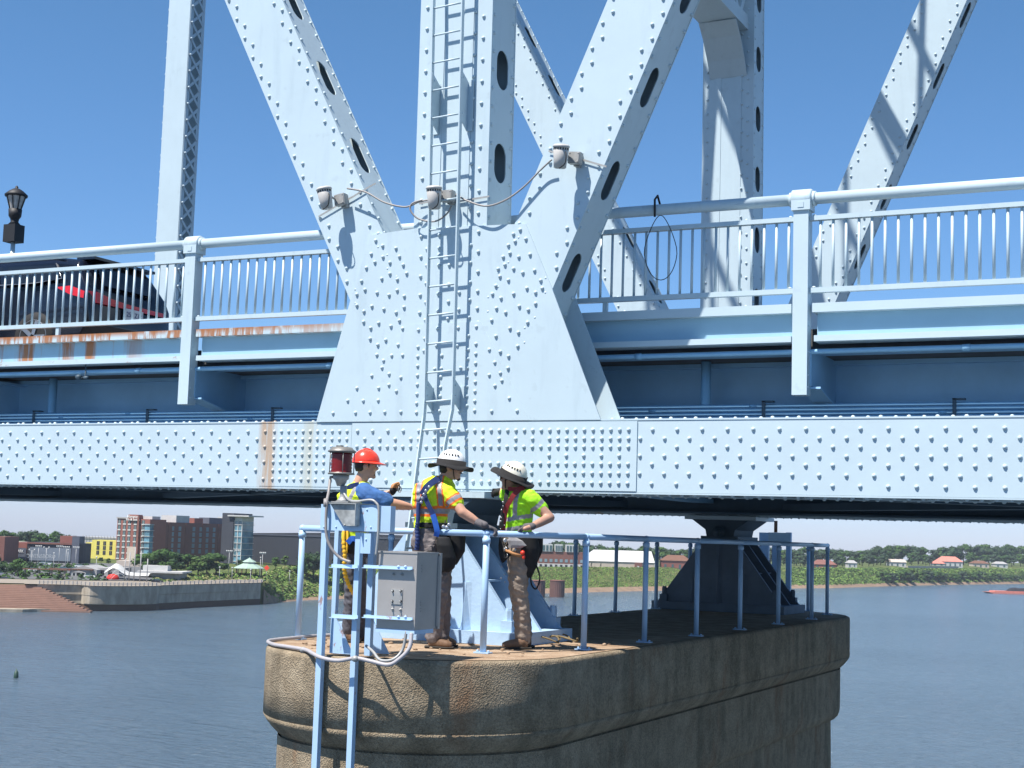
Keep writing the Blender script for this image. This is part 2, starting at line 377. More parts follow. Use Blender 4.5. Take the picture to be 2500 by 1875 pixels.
# centre line and perpendicular width
wd1 = .745*math.cos(math.atan(.5255))
c0 = (-8.60-.13+.3975+aL*(2.95-4.46)+.0, 2.95); c1 = (-8.60+aL*(13-4.46)+.03, 13)
c0 = (-8.585+aL*(3.55-4.46), 3.55)
zz = [6.6, 5.78, 4.98]
def member_pos(c0, c1, z): return (Vector(c1)-Vector(c0)).length*(z-c0[1])/(c1[1]-c0[1])
member(c0, c1, wd1, 1, sorted([member_pos(c0, c1, 5.02+.93*k) for k in range(0, 9)]), 'left_diagonal', truss, [-wd1/2+.05, wd1/2-.05], .135, hl=.46, hw=.2)
aR = .433
wd2 = .74*math.cos(math.atan(aR))
e0 = (-6.07+.372+aR*(3.05-5.28), 3.05); e1 = (-6.07+.372+aR*(13-5.28), 13)
member(e0, e1, wd2, 1, sorted([member_pos(e0, e1, 3.86+.92*k) for k in range(0, 10)]), 'right_diagonal', truss, [-wd2/2+.05, wd2/2-.05], .135, hl=.42, hw=.2)
for ob in list(COL.objects):
    if ob.name in ('left_diagonal', 'right_diagonal'): ob['label'] = 'slanting box member with oval holes, ' + ('leaning to the upper left' if 'left' in ob.name else 'leaning to the upper right')
# ---- laced hangers at the next panel points
def hanger(x0, x1, name='hanger'):
    mb = MB()
    for y0 in (YF+.06, YF+DP-.06):
        mb.box((x0, y0-.012, 2.2), (x1, y0+.012, 13))
    for xx in (x0, x1):
        for y0 in (YF+.06, YF+DP-.06):
            mb.box((xx-.012, min(y0, y0+(.09 if y0 < YF+.3 else -.09)), 2.2), (xx+.012, max(y0, y0+(.09 if y0 < YF+.3 else -.09)), 13))
        z = 2.4; k = 0
        while z < 12.8:
            ya, yb = YF+.10, YF+DP-.10
            for a, b in ((ya, yb), (yb, ya)):
                sg = .014 if (xx == x1) else -.014
                mb.bar((xx+sg*(1 if a < b else 1.6), a, z), (xx+sg*(1 if a < b else 1.6), b, z+.33), .055, .008, (1, 0, 0))
            mb.rivet((xx+(.026 if xx == x1 else -.026), ya, z), (1 if xx == x1 else -1, 0, 0), .03, .025)
            z += .33; k += 1
    return mb.build(name, M['paint'], truss)
hanger(-18.93, -18.40); hanger(4.0, 4.55)

# ---- far truss = copy
far = copy_tree(truss, None, (-7.3, 22.5, 1.5), 'pale blue riveted truss on the far side of the roadway, dappled with shadows')

# ---- sway frames between the trusses (shadow the far truss)
sway = empty('sway_frame', (-7.3, 18, 9), 0, 'shaded steel sway frame with knee plates joining the two centre posts', 'sway frame')
mb = MB()
for z0, z1 in ((9.35, 9.45), (10.3, 10.4)):
    mb.box((-7.62, YF+DP, z0), (-6.98, 22.5, z1))
y = YF+DP; k = 0
while y < 22.3:
    for xx in (-7.6, -7.0):
        mb.bar((xx, y, 9.4 if k % 2 else 10.35), (xx, y+.55, 10.35 if k % 2 else 9.4), .1, .02, (1, 0, 0))
    y += .55; k += 1
for xx in (-7.6, -7.0): 
    mb.box((xx-.02, YF+DP, 9.45), (xx+.02, 22.5, 9.58)); mb.box((xx-.02, YF+DP, 10.17), (xx+.02, 22.5, 10.3))
mb.build('strut', M['paint'], sway)
for sgn, yb in ((1, YF+DP), (-1, 22.5)):
    mb = MB()
    poly = [(0, 9.34), (.62*sgn, 9.34), (.40*sgn, 9.15), (.15*sgn, 8.85), (0, 8.6)]
    vs = [(x, yb+a, z) for x in (-7.312, -7.288) for a, z in poly]; n = 5
    mb.add(vs, [tuple(range(n)), tuple(range(2*n-1, n-1, -1))]+[(i, i+n, (i+1) % n+n, (i+1) % n) for i in range(n)])
    for a, b in zip(poly[1:], poly[2:]):
        mb.bar((-7.3, yb+a[0], a[1]-.01), (-7.3, yb+b[0], b[1]-.01), .62, .014, (0, 0, 1))
    mb.build('knee_plate', M['paint'], sway)
# second, lighter cross frames over the roadway further along (they throw the dappled shade)
mb = MB()
for x, zz in ((-2.2, 11.3), (-12.4, 11.6)):
    for dz in (0, .8): mb.box((x-.22, YF+DP, zz+dz), (x+.22, 22.5, zz+dz+.05))
    y = YF+DP; k = 0
    while y < 22.3:
        mb.bar((x, y, zz+(0 if k % 2 else .8)), (x, y+.7, zz+(.8 if k % 2 else 0)), .09, .03, (1, 0, 0)); y += .7; k += 1
for k, (xa, xb) in enumerate(((-7.3, -2.2), (-2.2, 3.0), (-12.4, -7.3))):
    mb.bar((xa, YF+.4, 12.2), (xb, 22.6, 12.2), .16, .16, (0, 0, 1)); mb.bar((xb, YF+.4, 12.5), (xa, 22.6, 12.5), .16, .16, (0, 0, 1))
for k in range(9):
    xa = -12+k*1.15; mb.bar((xa, 14+.5*k, 15.2), (xa+2.2, 21.5-.3*k, 15.4), .10, .10, (0, 0, 1)); mb.bar((xa+2, 14.6, 16.2), (xa-.6, 20.8, 16.2), .12, .05, (0, 0, 1))
mb.build('top_bracing', M['paint'], sway)

# ---- deck
YR = 14.25
deck = empty('bridge_deck', (-7.3, 17, 3), 0, 'blue steel bridge deck with rust-streaked kerb, girders and brackets under the roadway', 'bridge deck')
PX = [-18.9, -11.36, -3.83, 3.7]
mb = MB(); mc = MB(); mw = MB()
for a, b in zip(PX, PX[1:]):
    mb.box((a+.11, YR-.03, 3.34), (b-.10, YR+.25, 3.43))
    mw.box((a+.14, YR+.06, 3.11), (b-.10, YR+.08, 3.34))
    mc.box((a+.13, YR-.03, 3.05), (b-.10, YR+.2, 3.11))
mb.build('kerb', M['paintr'], deck)
M['web'] = mat('fascia web paint with rust', (.30, .48, .60), .5, var=.04, scale=1.5)
add_stain(M['web'], (.34, .13, .035), .47, (5, 3, .35), .12, xr=[(-4.6, -5.3)], scale=.9, strength=.95)
mw.build('fascia_web', M['web'], deck)
mc.build('fascia_flange', M['paintf'], deck)
mb = MB(); mb.box((-36, YR+.3, 2.98), (14, 22.3, 3.22)); mb.build('roadway_slab', mat('asphalt and slab concrete', (.09, .09, .09), .9, var=.2), deck)
mb = MB()
mb.box((-36, YR+.16, 2.97), (14, YR+.5, 3.0))
for y in (15.3, 17.6, 19.9, 22.0):            # stringers
    mb.box((-36, y, 2.36), (14, y+.03, 2.98)); mb.box((-36, y-.12, 2.34), (14, y+.14, 2.375)); mb.box((-36, y-.12, 2.93), (14, y+.14, 2.975))
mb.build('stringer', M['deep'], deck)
for x in PX+[-7.3, -15.1, 0]:
    ys = YR+1.06 if x in PX else YF+DP
    mb = MB(); mb.box((x-.02, ys, 1.72 if x not in PX else 2.3), (x+.02, 22.5, 2.9))
    mb.box((x-.16, ys, 2.26 if x in PX else 1.66), (x+.16, 22.5, 2.30 if x in PX else 1.72))
    mb.box((x-.16, ys, 2.90), (x+.16, 22.5, 2.93)); mb.build('floor_beam', M['deep'], deck)
for x in PX:                                   # cantilever brackets behind the railing posts
    mb = MB(); v = [(x+.09, YR+.04, 2.98), (x+.09, YR+1.05, 2.98), (x+.09, YR+1.05, 2.42), (x+.09, YR+.04, 2.62)]
    mb.add(v+[(a-.02, b, c) for a, b, c in v], [(0, 1, 2, 3), (7, 6, 5, 4), (0, 4, 5, 1), (1, 5, 6, 2), (2, 6, 7, 3), (3, 7, 4, 0)])
    mb.bar((x+.08, YR+.05, 2.60), (x+.08, YR+1.05, 2.40), .2, .02, (0, 0, 1)); mb.build('bracket', M['deep'], deck)
for x in (-14.1, -9.62, -5.03, -1.0):
    mb = MB(); mb.tube([(x, YR+.65, 1.9), (x, YR+.65, 2.96)], .055, 12); mb.build('drain_pipe', M['conduit'], deck)
mb = MB(); mb.tube([(-36, YR+.05, 2.955), (-11.6, YR+.05, 2.955), (14, YR+.05, 2.965)], .025, 10)
for x in (-14.6, -12.2, -9.4, -5.6, -2.3): mb.tube([(x, YR+.05, 2.955), (x+.07, YR+.05, 2.958)], .034, 10)
mb.build('utility_pipe', M['conduit'], deck)
mb = MB(); mb.box((-1.70, YR-.0, 2.86), (-1.64, YR+.06, 2.90)); mb.box((-1.695, YR+.02, 2.9), (-1.645, YR+.04, 3.06))
p = zc(490, 700, 0, 600, YR)
mb.tube([(p.x, YR+.02, 3.06), (p.x, YR+.02, 2.90), (p.x-.03, YR-.03, 2.87)], .008, 6)
mb.lathe((p.x-.06, YR-.03, 2.885), [(.03, -.03), (.035, 0), (.03, .03)], 10, (1, 0, 0)); mb.lathe((p.x+.06, YR-.03, 2.875), [(.02, -.03), (.022, 0), (.02, .03)], 10, (1, 0, 0))
mb.build('pipe_hanger', M['slate'], deck)
# conduits under the deck
con = empty('conduit_bundle', (-7.3, YR+.1, 2.4), 0, 'bundle of four blue conduits strapped together just above the bottom chord', 'conduits')
for k in range(4):
    mb = MB(); z = 2.345+k*.041
    mb.tube([(-36, YR+.48+.012*(k % 2), z), (14, YR+.48+.012*(k % 2), z)], .0185, 8)
    for q in range(5):
        x = -16+q*4.1+k*1.1; mb.tube([(x, YR+.48+.012*(k % 2), z), (x+.08, YR+.48+.012*(k % 2), z)], .020, 8)
    mb.build('conduit', M['conduit'], con)
for u in (75, 320, 590, 1650, 2062):
    p = fp(u, 880, YR+.46); mb = MB(); mb.box((p.x-.018, YR+.445, 2.26), (p.x+.018, YR+.458, 2.52)); mb.box((p.x-.02, YR+.445, 2.505), (p.x+.1, YR+.52, 2.52)); mb.box((p.x-.02, YR+.45, 2.2), (p.x+.2, YR+.52, 2.26)); mb.build('strap', M['slate'], con)
# lateral bracing under the deck, with dark cover girders added
mb = MB()
for xa, xb in ((-30, -18.9), (-18.9, -7.3), (-7.3, 4.3), (4.3, 14)):
    for a, b in ((xa, xb), (xb, xa)):
        for dy in (0,): mb.bar((a, YF+.4, 1.62), (b, 22.7, 1.62), .22, .10, (0, 0, 1))
mb.box((-34, 21.6, 1.52), (12, 21.7, 2.2)); mb.box((-34, 21.45, 1.50), (12, 21.85, 1.53)); mb.box((-34, 16.9, 1.66), (12, 17.0, 1.95)); mb.tube([(-34, 15.2, 1.75), (12, 15.2, 1.75)], .07, 8)  # dark girders and pipe added to hide the pale far chord, standing for shade
mb.build('brace_and_cover_girders', M['slate'], deck)

# ---- railing
rail = empty('bridge_railing', (-7.3, YR, 3.5), 0, 'pale blue picket railing with round pipe handrail along the bridge deck', 'railing')
for x in PX:
    mb = MB(); mb.box((x-.075, YR-.075, 2.52), (x+.075, YR+.075, 4.37))
    for z in (2.6, 2.72, 2.95, 3.2): mb.rivet((x+.075, YR-.03, z), (1, 0, 0), .012, .01)
    mb.build('rail_post', M['paint'], rail)
    mb = MB(); mb.box((x-.095, YR-.095, 4.36), (x+.095, YR+.095, 4.46))
    mb.lathe((x, YR, 4.485), [(.098, -.10), (.098, .085), (.088, .1)], 20, (1, 0, 0))
    mb.lathe((x, YR, 4.485), [(.075, .1), (.075, .13)], 20, (1, 0, 0)); mb.lathe((x, YR, 4.485), [(.075, -.13), (.075, -.1)], 20, (1, 0, 0))
    mb.box((x-.03, YR-.1, 4.385), (x+.03, YR-.096, 4.44)); mb.build('clamp', M['paint'], rail)
for a, b in zip(PX, PX[1:]):
    mb = MB(); mb.tube([(a, YR, 4.485), ((a+b)/2, YR, 4.485), (b, YR, 4.485)], .058, 18); mb.build('handrail', M['paint'], rail)
    mb = MB(); mb.box((a+.076, YR-.035, 4.26), (b-.076, YR+.035, 4.305)); mb.box((a+.076, YR-.03, 3.535), (b-.076, YR+.03, 3.585))
    for x in (a+2.4, b-2.1): mb.box((x-.025, YR-.02, 3.42), (x+.025, YR+.02, 3.535))
    for x in (a+.12, b-.12):
        for z in (4.31, 3.59): mb.rivet((x, YR-.01, z), (0, 0, 1), .02, .012)
    mb.build('cross_bar', M['paint'], rail)
pk = MB(); pk.tube([(0, 0, -.345), (0, 0, .345)], .0145, 8); P0 = None; cnt = 0
for a, b in zip(PX[0:3], PX[1:4]):
    x = a+.18
    while x < b-.1:
        if -15.3 < x < -1.2 and not (-8.75 < x < -6.2):
            if P0 is None: P0 = pk.build('picket', M['paint'], rail, loc=(0, 0, 0)); o = P0
            else: o = P0.copy(); COL.objects.link(o)
            o.parent = rail; o.location = Vector((x, YR, 3.922))-rail.location; cnt += 1
        x += .1265
mb = MB()
for a, b in zip(PX, PX[1:]):
    x = a+.18
    while x < b-.1:
        if not (-15.3 < x < -1.2) or (-8.75 < x < -6.2): mb.tube([(x, YR, 3.577), (x, YR, 4.267)], .0145, 6)
        x += .1265
mb.build('outer_pickets', M['paint'], rail, kind='stuff')

# ---- ladder on the centre post
lad = empty('access_ladder', (-7.4, YF-.16, 2.3), 0, 'slim pale blue steel ladder climbing the centre post from the pier', 'ladder')
YL = YF-.17
def ladrail(us): return [fp(u, v, y) for u, v, y in us]
Lr = [(937, -200, YL), (937, 0, YL), (928, 470, YL), (919, 860, YL), (916, 900, YL-.02), (905, 980, YL-.13), (886, 1130, YL-.33), (864, 1290, YL-.5)]
Rr = [(1004, -200, YL), (1000, 0, YL), (990, 430, YL), (979, 850, YL), (977, 885, YL-.02), (962, 960, YL-.11), (944, 1110, YL-.31), (922, 1280, YL-.5)]
LP, RP = [fp(*t) for t in Lr], [fp(*t) for t in Rr]
for P in (LP, RP):
    mb = MB()
    for a, b in zip(P, P[1:]): mb.bar(a, b, .014, .055, (0, 1, 0))
    mb.build('side_rail', M['paint'], lad)
def at_z(P, z):
    for a, b in zip(P, P[1:]):
        if b.z <= z <= a.z: t = (a.z-z)/(a.z-b.z); return a.lerp(b, t)
z = .62; k = 0
zr = zc(620, 48, 800, 0, YL).z; z = zr
while z > .2:
    a, b = at_z(LP, z), at_z(RP, z+.02)
    if a and b: mb = MB(); mb.tube([a, b], .0105, 8); mb.build('rung', M['paint'], lad)
    z -= .296
z = zr+.296; a, b = at_z(LP, z), at_z(RP, z+.02)
if a and b: mb = MB(); mb.tube([a, b], .0105, 8); mb.build('rung', M['paint'], lad)
for zt, zb in ((5.86, 5.28), (2.66, 2.36)):
    a, b = at_z(LP, (zt+zb)/2), at_z(RP, (zt+zb)/2)
    for p, s_ in ((a, -1), (b, 1)):
        mb = MB(); v = [(p.x, YL-.02, zt-.02), (p.x, YL-.02, zb+.05), (p.x, YF-.02, zb-.06), (p.x, YF-.02, zt-.12)]
        mb.add(v+[(q[0]+.008, q[1], q[2]) for q in v], [(0, 1, 2, 3), (7, 6, 5, 4), (0, 4, 5, 1), (1, 5, 6, 2), (2, 6, 7, 3), (3, 7, 4, 0)])
        mb.box((p.x-(.0 if s_ > 0 else .06), YF-.026, zb-.06), (p.x+(.07 if s_ > 0 else .01), YF-.018, zt-.1))
        for zz in (zt-.1, zb+.1): mb.rivet((p.x+.009, YL+.03, zz), (1, 0, 0), .01, .008)
        mb.build('bracket', M['paint'], lad)

# ---- floodlights
def flood(u, v, ub, vb, tilt, label, ystd):
    c = fp(u, v, YF-.26); b = fp(ub, vb, YF-.10)
    r = empty('floodlight', (b.x, YF-.02, b.z), 0, label, 'floodlight', 'floodlights')
    ax = Vector((math.sin(tilt), -.12, math.cos(tilt))).normalized()
    mb = MB(); mb.lathe(c, [(.052, -.115), (.062, -.112), (.068, -.03), (.077, .055), (.074, .058), (.074, .085), (.084, .088), (.084, .105), (.07, .117)], 24, ax)
    mb.lathe(c, [(.050, -.119), (.050, -.1155)], 20, ax); mb.build('lamp_housing', M['lampcan'], r)
    mb = MB(); ref = ax.cross(Vector((1, 0, 0))).normalized(); bb = ax.cross(ref)
    for k in range(18):
        t = 2*math.pi*k/18; d = ref*math.cos(t)+bb*math.sin(t); mb.obox(c+ax*.0715+d*.0745, d*.002, ax*.010, d.cross(ax)*.0055)
    mb.build('vent_slots', M['hole'], r)
    mb = MB(); R_ = Matrix.Rotation(tilt, 3, 'Y')
    mb.obox(b, R_@Vector((.062, 0, 0)), (0, .04, 0), R_@Vector((0, 0, .058))); mb.obox(b+Vector((0, -.043, 0)), R_@Vector((.056, 0, 0)), (0, .004, 0), R_@Vector((0, 0, .052)))
    mb.obox(b+Vector((0, .07, 0)), R_@Vector((.03, 0, 0)), (0, .03, 0), R_@Vector((0, 0, .07)))
    mb.tube(catmull([b+Vector((-.05, -.03, 0)), (b+c)/2+Vector((0, -.06, .02)), c+Vector((.06, 0, .04))], 6), .011, 8)
    for sx in (-1, 1):
        for sz in (-1, 1): mb.rivet(b+R_@Vector((sx*.045, -.047, sz*.042)), (0, -1, 0), .007, .006)
    mb.build('junction_box', M['galv'], r)
    mb = MB(); mb.tube(catmull([c+Vector((.05, -.02, .05)), c+Vector((.085, -.06, .0)), c+Vector((.07, -.05, -.09)), c+Vector((.0, -.03, -.125))], 6), .006, 6); mb.build('lead_wire', M['dark'], r)
    return r, c, b
f1, c1_, b1_ = flood(703, 428, 737, 432, -.16, 'grey floodlight strapped to the left slanting member, leaning over', 0)
f2, c2_, b2_ = flood(938, 427, 968, 424, 0, 'grey floodlight hanging upright on the ladder face of the centre post', 0)
f3, c3_, b3_ = flood(1211, 338, 1243, 342, .1, 'grey floodlight high on the right slanting member, topmost of three', 0)
for r, pts in ((f1, [(688, 468), (735, 440), (762, 425), (800, 402), (812, 396)]), (f2, [(905, 440), (935, 434), (985, 436), (1057, 424)]), (f3, [(1185, 326), (1215, 333), (1262, 346), (1310, 360)])):
    mb = MB(); P = [fp(a, b, YF-.022) for a, b in pts]
    for a, b in zip(P, P[1:]): mb.bar(a, b, .018, .003, (0, 1, 0))
    mb.build('strap', M['galv'], r)
cab = empty('floodlight_cable', (-7.4, YF-.05, 4.8), 0, 'grey cable sagging between the three floodlights', 'cable')
mb = MB()
for pts in ([(750, 407), (790, 415), (830, 437), (875, 447), (905, 436), (925, 432)], [(912, 432), (890, 440), (887, 455), (905, 473), (940, 478), (965, 462), (975, 445)], [(985, 420), (1010, 434), (1050, 445), (1090, 433), (1130, 405), (1170, 365), (1192, 345)]):
    mb.tube(catmull([fp(a, b, YF-.10-.03*math.sin(k)) for k, (a, b) in enumerate(pts)], 8), .0095, 8)
mb.build('cable_run', M['cable'], cab)
hoop = MB(); pts = []
for k in range(33):
    t = 2*math.pi*k/32-math.pi/2; rx_ = 36*(.55+.45*min(1, (1+math.sin(t))*.9)); pts.append(fp(1427+rx_*math.cos(t), 535+70*math.sin(t), YR-.09))
hoop.tube(pts, .0045, 6)
kn = fp(1420, 447, YR); hoop.tube([kn+Vector((0, -.07, -.12)), kn+Vector((0, -.08, .06)), kn+Vector((0, 0, .12)), kn+Vector((0, .08, .04))], .012, 8)
hoop.build('rope_loop', M['dark'], label='thin dark rope loop tied over the handrail right of the gusset', cat='rope')
# ================================================================== PIER
CX, R0 = -6.84, 1.49
YA, YB = 12.3, 22.7
def outline(ins, n=20):
    r = R0-ins; P = []
    for k in range(n+1):
        t = math.pi+math.pi*k/n; P.append((CX+r*math.cos(t), YA+r*math.sin(t)*1.0))
    for k in range(1, 14): P.append((CX+r, YA+(YB-YA)*k/14))
    for k in range(n+1):
        t = math.pi*k/n; P.append((CX+r*math.cos(t), YB+r*math.sin(t)))
    for k in range(1, 14): P.append((CX-r, YB-(YB-YA)*k/14))
    return P
M['conc'] = mat('rough tan concrete', (.235, .19, .135), .92, var=.3, scale=5, col2=(.34, .285, .21), spec=.2)
def conc_nodes(m):
    n = m.node_tree.nodes; l = m.node_tree.links; b = n['Principled BSDF']
    old = b.inputs['Base Color'].links[0].from_socket
    tc = n.new('ShaderNodeTexCoord')
    sp = n.new('ShaderNodeTexNoise'); sp.inputs['Scale'].default_value = 48; sp.inputs['Detail'].default_value = 3; sp.inputs['Roughness'].default_value = .7
    l.new(tc.outputs['Object'], sp.inputs['Vector'])
    r1 = n.new('ShaderNodeValToRGB'); r1.color_ramp.elements[0].position = .35; r1.color_ramp.elements[0].color = (.50, .47, .43, 1)
    r1.color_ramp.elements[1].position = .68; r1.color_ramp.elements[1].color = (1.35, 1.3, 1.2, 1)
    l.new(sp.outputs[0], r1.inputs[0])
    mx = n.new('ShaderNodeMix'); mx.data_type = 'RGBA'; mx.blend_type = 'MULTIPLY'; mx.inputs['Factor'].default_value = .6
    l.new(old, mx.inputs['A']); l.new(r1.outputs[0], mx.inputs['B'])
    # vertical weather streaks
    mp = n.new('ShaderNodeMapping'); mp.inputs['Scale'].default_value = (3.0, 3.0, .28); l.new(tc.outputs['Object'], mp.inputs[0])
    st = n.new('ShaderNodeTexNoise'); st.inputs['Scale'].default_value = 1.1; st.inputs['Detail'].default_value = 6; l.new(mp.outputs[0], st.inputs['Vector'])
    r2 = n.new('ShaderNodeValToRGB'); r2.color_ramp.elements[0].position = .36; r2.color_ramp.elements[0].color = (.50, .49, .46, 1)
    r2.color_ramp.elements[1].position = .58; r2.color_ramp.elements[1].color = (1.05, 1.03, 1, 1); l.new(st.outputs[0], r2.inputs[0])
    m2 = n.new('ShaderNodeMix'); m2.data_type = 'RGBA'; m2.blend_type = 'MULTIPLY'; m2.inputs['Factor'].default_value = .5
    l.new(mx.outputs['Result'], m2.inputs['A']); l.new(r2.outputs[0], m2.inputs['B']); l.new(m2.outputs['Result'], b.inputs['Base Color'])
    vo = n.new('ShaderNodeTexVoronoi'); vo.inputs['Scale'].default_value = 75; l.new(tc.outputs['Object'], vo.inputs['Vector'])
    ad = n.new('ShaderNodeMath'); ad.operation = 'ADD'; l.new(vo.outputs['Distance'], ad.inputs[0]); vo.inputs['Randomness'].default_value = 1; l.new(sp.outputs[0], ad.inputs[1])
    bp = n.new('ShaderNodeBump'); bp.inputs['Strength'].default_value = .6; bp.inputs['Distance'].default_value = .013
    l.new(ad.outputs[0], bp.inputs['Height']); l.new(bp.outputs[0], b.inputs['Normal'])
conc_nodes(M['conc'])
add_stain(M['conc'], (.22, .10, .045), .55, (1.5, 1.5, .7), .15, scale=.9, strength=.5)
M['ctop'] = mat('sandy concrete top with grit', (.25, .165, .105), .95, var=.3, scale=4, col2=(.40, .30, .21), bump=.8, bscale=30, spec=.15)
pier = empty('bridge_pier', (CX, 17, -31), 0, 'tan round-nosed concrete bridge pier standing in the river under the trusses', 'bridge pier')
def tier(prof, name, m, n=20):
    mb = MB(); L = [[(x, y, z) for x, y in outline(i, n)] for i, z in prof]; k = len(L[0]); vs = [p for r in L for p in r]
    jit = random.Random(3)
    fs = [(a*k+i, a*k+(i+1) % k, (a+1)*k+(i+1) % k, (a+1)*k+i) for a in range(len(L)-1) for i in range(k)]
    mb.add(vs, fs, 0, True)
    return mb
mb = tier([(.30, .0), (.045, -.001), (.018, -.010), (.004, -.026), (0, -.05), (0, -.35), (0, -.598), (.008, -.601), (.008, -.609), (0, -.612), (.028, -.66), (.085, -.73), (.13, -.772), (.17, -.79), (.17, -.82)], 'cap', 0, 40)
n_ = len(outline(.30, 40)); 
mb.build('pier_cap', M['conc'], pier)
mb = MB(); P = outline(.05, 40); mb.add([(x, y, .004+.0) for x, y in P], [tuple(range(len(P)))]); mb.build('cap_surface', M['ctop'], pier)
mb = tier([(.14, -.80), (.14, -1.3), (.145, -1.42), (.17, -1.50), (.22, -1.55), (.30, -1.57), (.30, -1.6)], 'b', 0, 40); mb.build('pier_collar', M['conc'], pier)
mb = tier([(.28, -1.56), (.20, -8), (.0, -20), (-.3, -33)], 'c', 0, 40); mb.build('pier_shaft', M['conc'], pier)
# crack / stain marks on the collar
for u, v, h in ((1373, 1600, .09), ):
    pass
# grit and broken chips on the cap
mb = MB()
for k in range(160):
    a = random.uniform(-1.25, 1.25); y = random.uniform(11.05, 14.4); r = random.uniform(.006, .028)
    if y < 12.3 and (a*a+(y-12.3)**2) > 1.4: continue
    mb.ico((CX+a, y, .004+r*.3), r, 0, 1, .3, (1, 1, .5))
mb.build('grit', M['ctop'], kind='stuff', label='loose concrete grit scattered on the pier top', cat='grit')

# ---- bearings
def bearing(x, y, label, pm='ped'):
    PM = M[pm]
    r = empty('bearing_pedestal', (x, y, 0), 0, label, 'bridge bearing', 'bearing pedestals')
    mb = MB(); mb.box((x-1.07, y-.62, .005), (x+1.07, y+.62, .13)); mb.build('base_plate', PM, r)
    for dy in (-.50, 0, .50):
        mb = MB(); mb.prism([(x-1.0, .131), (x+1.0, .131), (x+.26, 1.12), (x-.26, 1.12)], y+dy-.025, y+dy+.025); mb.build('fin', PM, r)
    mb = MB(); mb.prism([(x-.96, .134), (x-.90, .134), (x-.22, 1.11), (x-.28, 1.11)], y-.47, y-.025); mb.prism([(x-.96, .134), (x-.90, .134), (x-.22, 1.11), (x-.28, 1.11)], y+.026, y+.47)
    mb.build('side_web', PM, r)
    for xx in (-.42, 0, .42):
        mb = MB(); hgt = 1.10-abs(xx)*1.2
        mb.add([(x+xx-.06, y-.526, .132), (x+xx+.06, y-.526, .132), (x+xx+.05, y-.526, hgt), (x+xx-.05, y-.526, hgt), (x+xx, y-.60, .132), (x+xx, y-.54, hgt)], [(0, 1, 2, 3), (0, 4, 1), (0, 3, 5, 4), (1, 4, 5, 2), (3, 2, 5)]); mb.build('rib', PM, r)
    for dy in (-.25, .25):
        mb = MB(); mb.box((x-.55, y+dy-.22, .60), (x+.55, y+dy+.22, .62)); mb.build('diaphragm', PM, r)
    mb = MB(); mb.box((x-.30, y-.54, 1.12), (x+.30, y+.54, 1.17)); mb.lathe((x, y-.6, 1.235), [(.09, 0), (.09, 1.2)], 20, (0, 1, 0))
    mb.lathe((x, y-.64, 1.235), [(.045, 0), (.05, .04)], 12, (0, 1, 0)); mb.build('hinge_pin', M['slate'], r)
    mb = MB(); mb.prism([(x-.22, 1.17), (x+.22, 1.17), (x+.24, 1.27), (x+.46, 1.425), (x-.46, 1.425), (x-.24, 1.27)], y-.5, y+.5); mb.build('shoe', M['slate'], r)
    mb = MB(); mb.box((x-.58, y-.52, 1.427), (x+.58, y+.5, 1.486))
    for xx in (-.42, .1, .3): mb.lathe((x+xx, y-.47, 1.486), [(.022, 0), (.022, .02)], 6)
    mb.build('top_plate', M['paint'], r)
    for sx in (-.96, .96):
        for sy in (-.52, .52):
            mb = MB(); mb.box((x+sx*.93-.06, y+sy-.06, .13), (x+sx*.93+.06, y+sy+.06, .24)); mb.lathe((x+sx*.93, y+sy, .24), [(.04, 0), (.04, .1), (.033, .1), (.033, .12)], 6, smooth=False); mb.build('anchor_bolt', PM, r)
    return r
bearing(-7.28, 13.62, 'light blue cast bearing pedestal behind the workers under the near truss')
M['ped_shaded'] = mat('grey-blue pedestal paint darkened for shade', (.13, .17, .22), .7, var=.12, scale=3)  # grey-blue pedestal paint, its colour darkened for the deep shade under the deck
bearing(-7.28, 22.87, 'shadowed bearing pedestal at the far end of the pier, under the far truss', 'ped_shaded')

# ---- pipe railing round the pier
RH = 1.075
prr = empty('pier_railing', (CX, 17, 0), 0, 'sky blue single pipe guard railing around the top of the pier', 'railing')
path = [(-8.17, 12.12), (-6.1, 12.0), (-5.6, 13.12), (-5.55, 14.6), (-5.5, 16.1), (-5.52, 17.8), (-5.52, 19.5), (-5.55, 21.35), (-5.75, 23.05), (-6.3, 24.0), (-7.3, 24.0), (-8.05, 23.2), (-8.22, 22.1), (-8.22, 20.4), (-8.22, 18.9), (-8.22, 17.2), (-8.22, 15.6), (-8.22, 13.9)]
for (x0, y0), (x1, y1) in zip(path, path[1:]+path[:1]):
    mb = MB(); mb.tube([(x0, y0, RH), (x1, y1, RH)], .030, 14); mb.build('top_rail', M['rail'], prr)
for i, (x, y) in enumerate(path):
    mb = MB(); mb.tube([(x, y, .02), (x, y, RH)], .0295 if i < 3 else .028, 14)
    mb.tube([(x, y, RH-.09), (x, y, RH-.04)], .037, 14); mb.ico((x, y, RH), .035, 0, 2)
    mb.build('rail_post', M['rail'], prr)
    mb = MB(); mb.box((x-.075, y-.045, .006), (x+.075, y+.045, .018))
    for s_ in (-.055, .055): mb.lathe((x+s_, y, .018), [(.011, 0), (.011, .016)], 6)
    mb.build('foot_plate', M['ped'], prr)

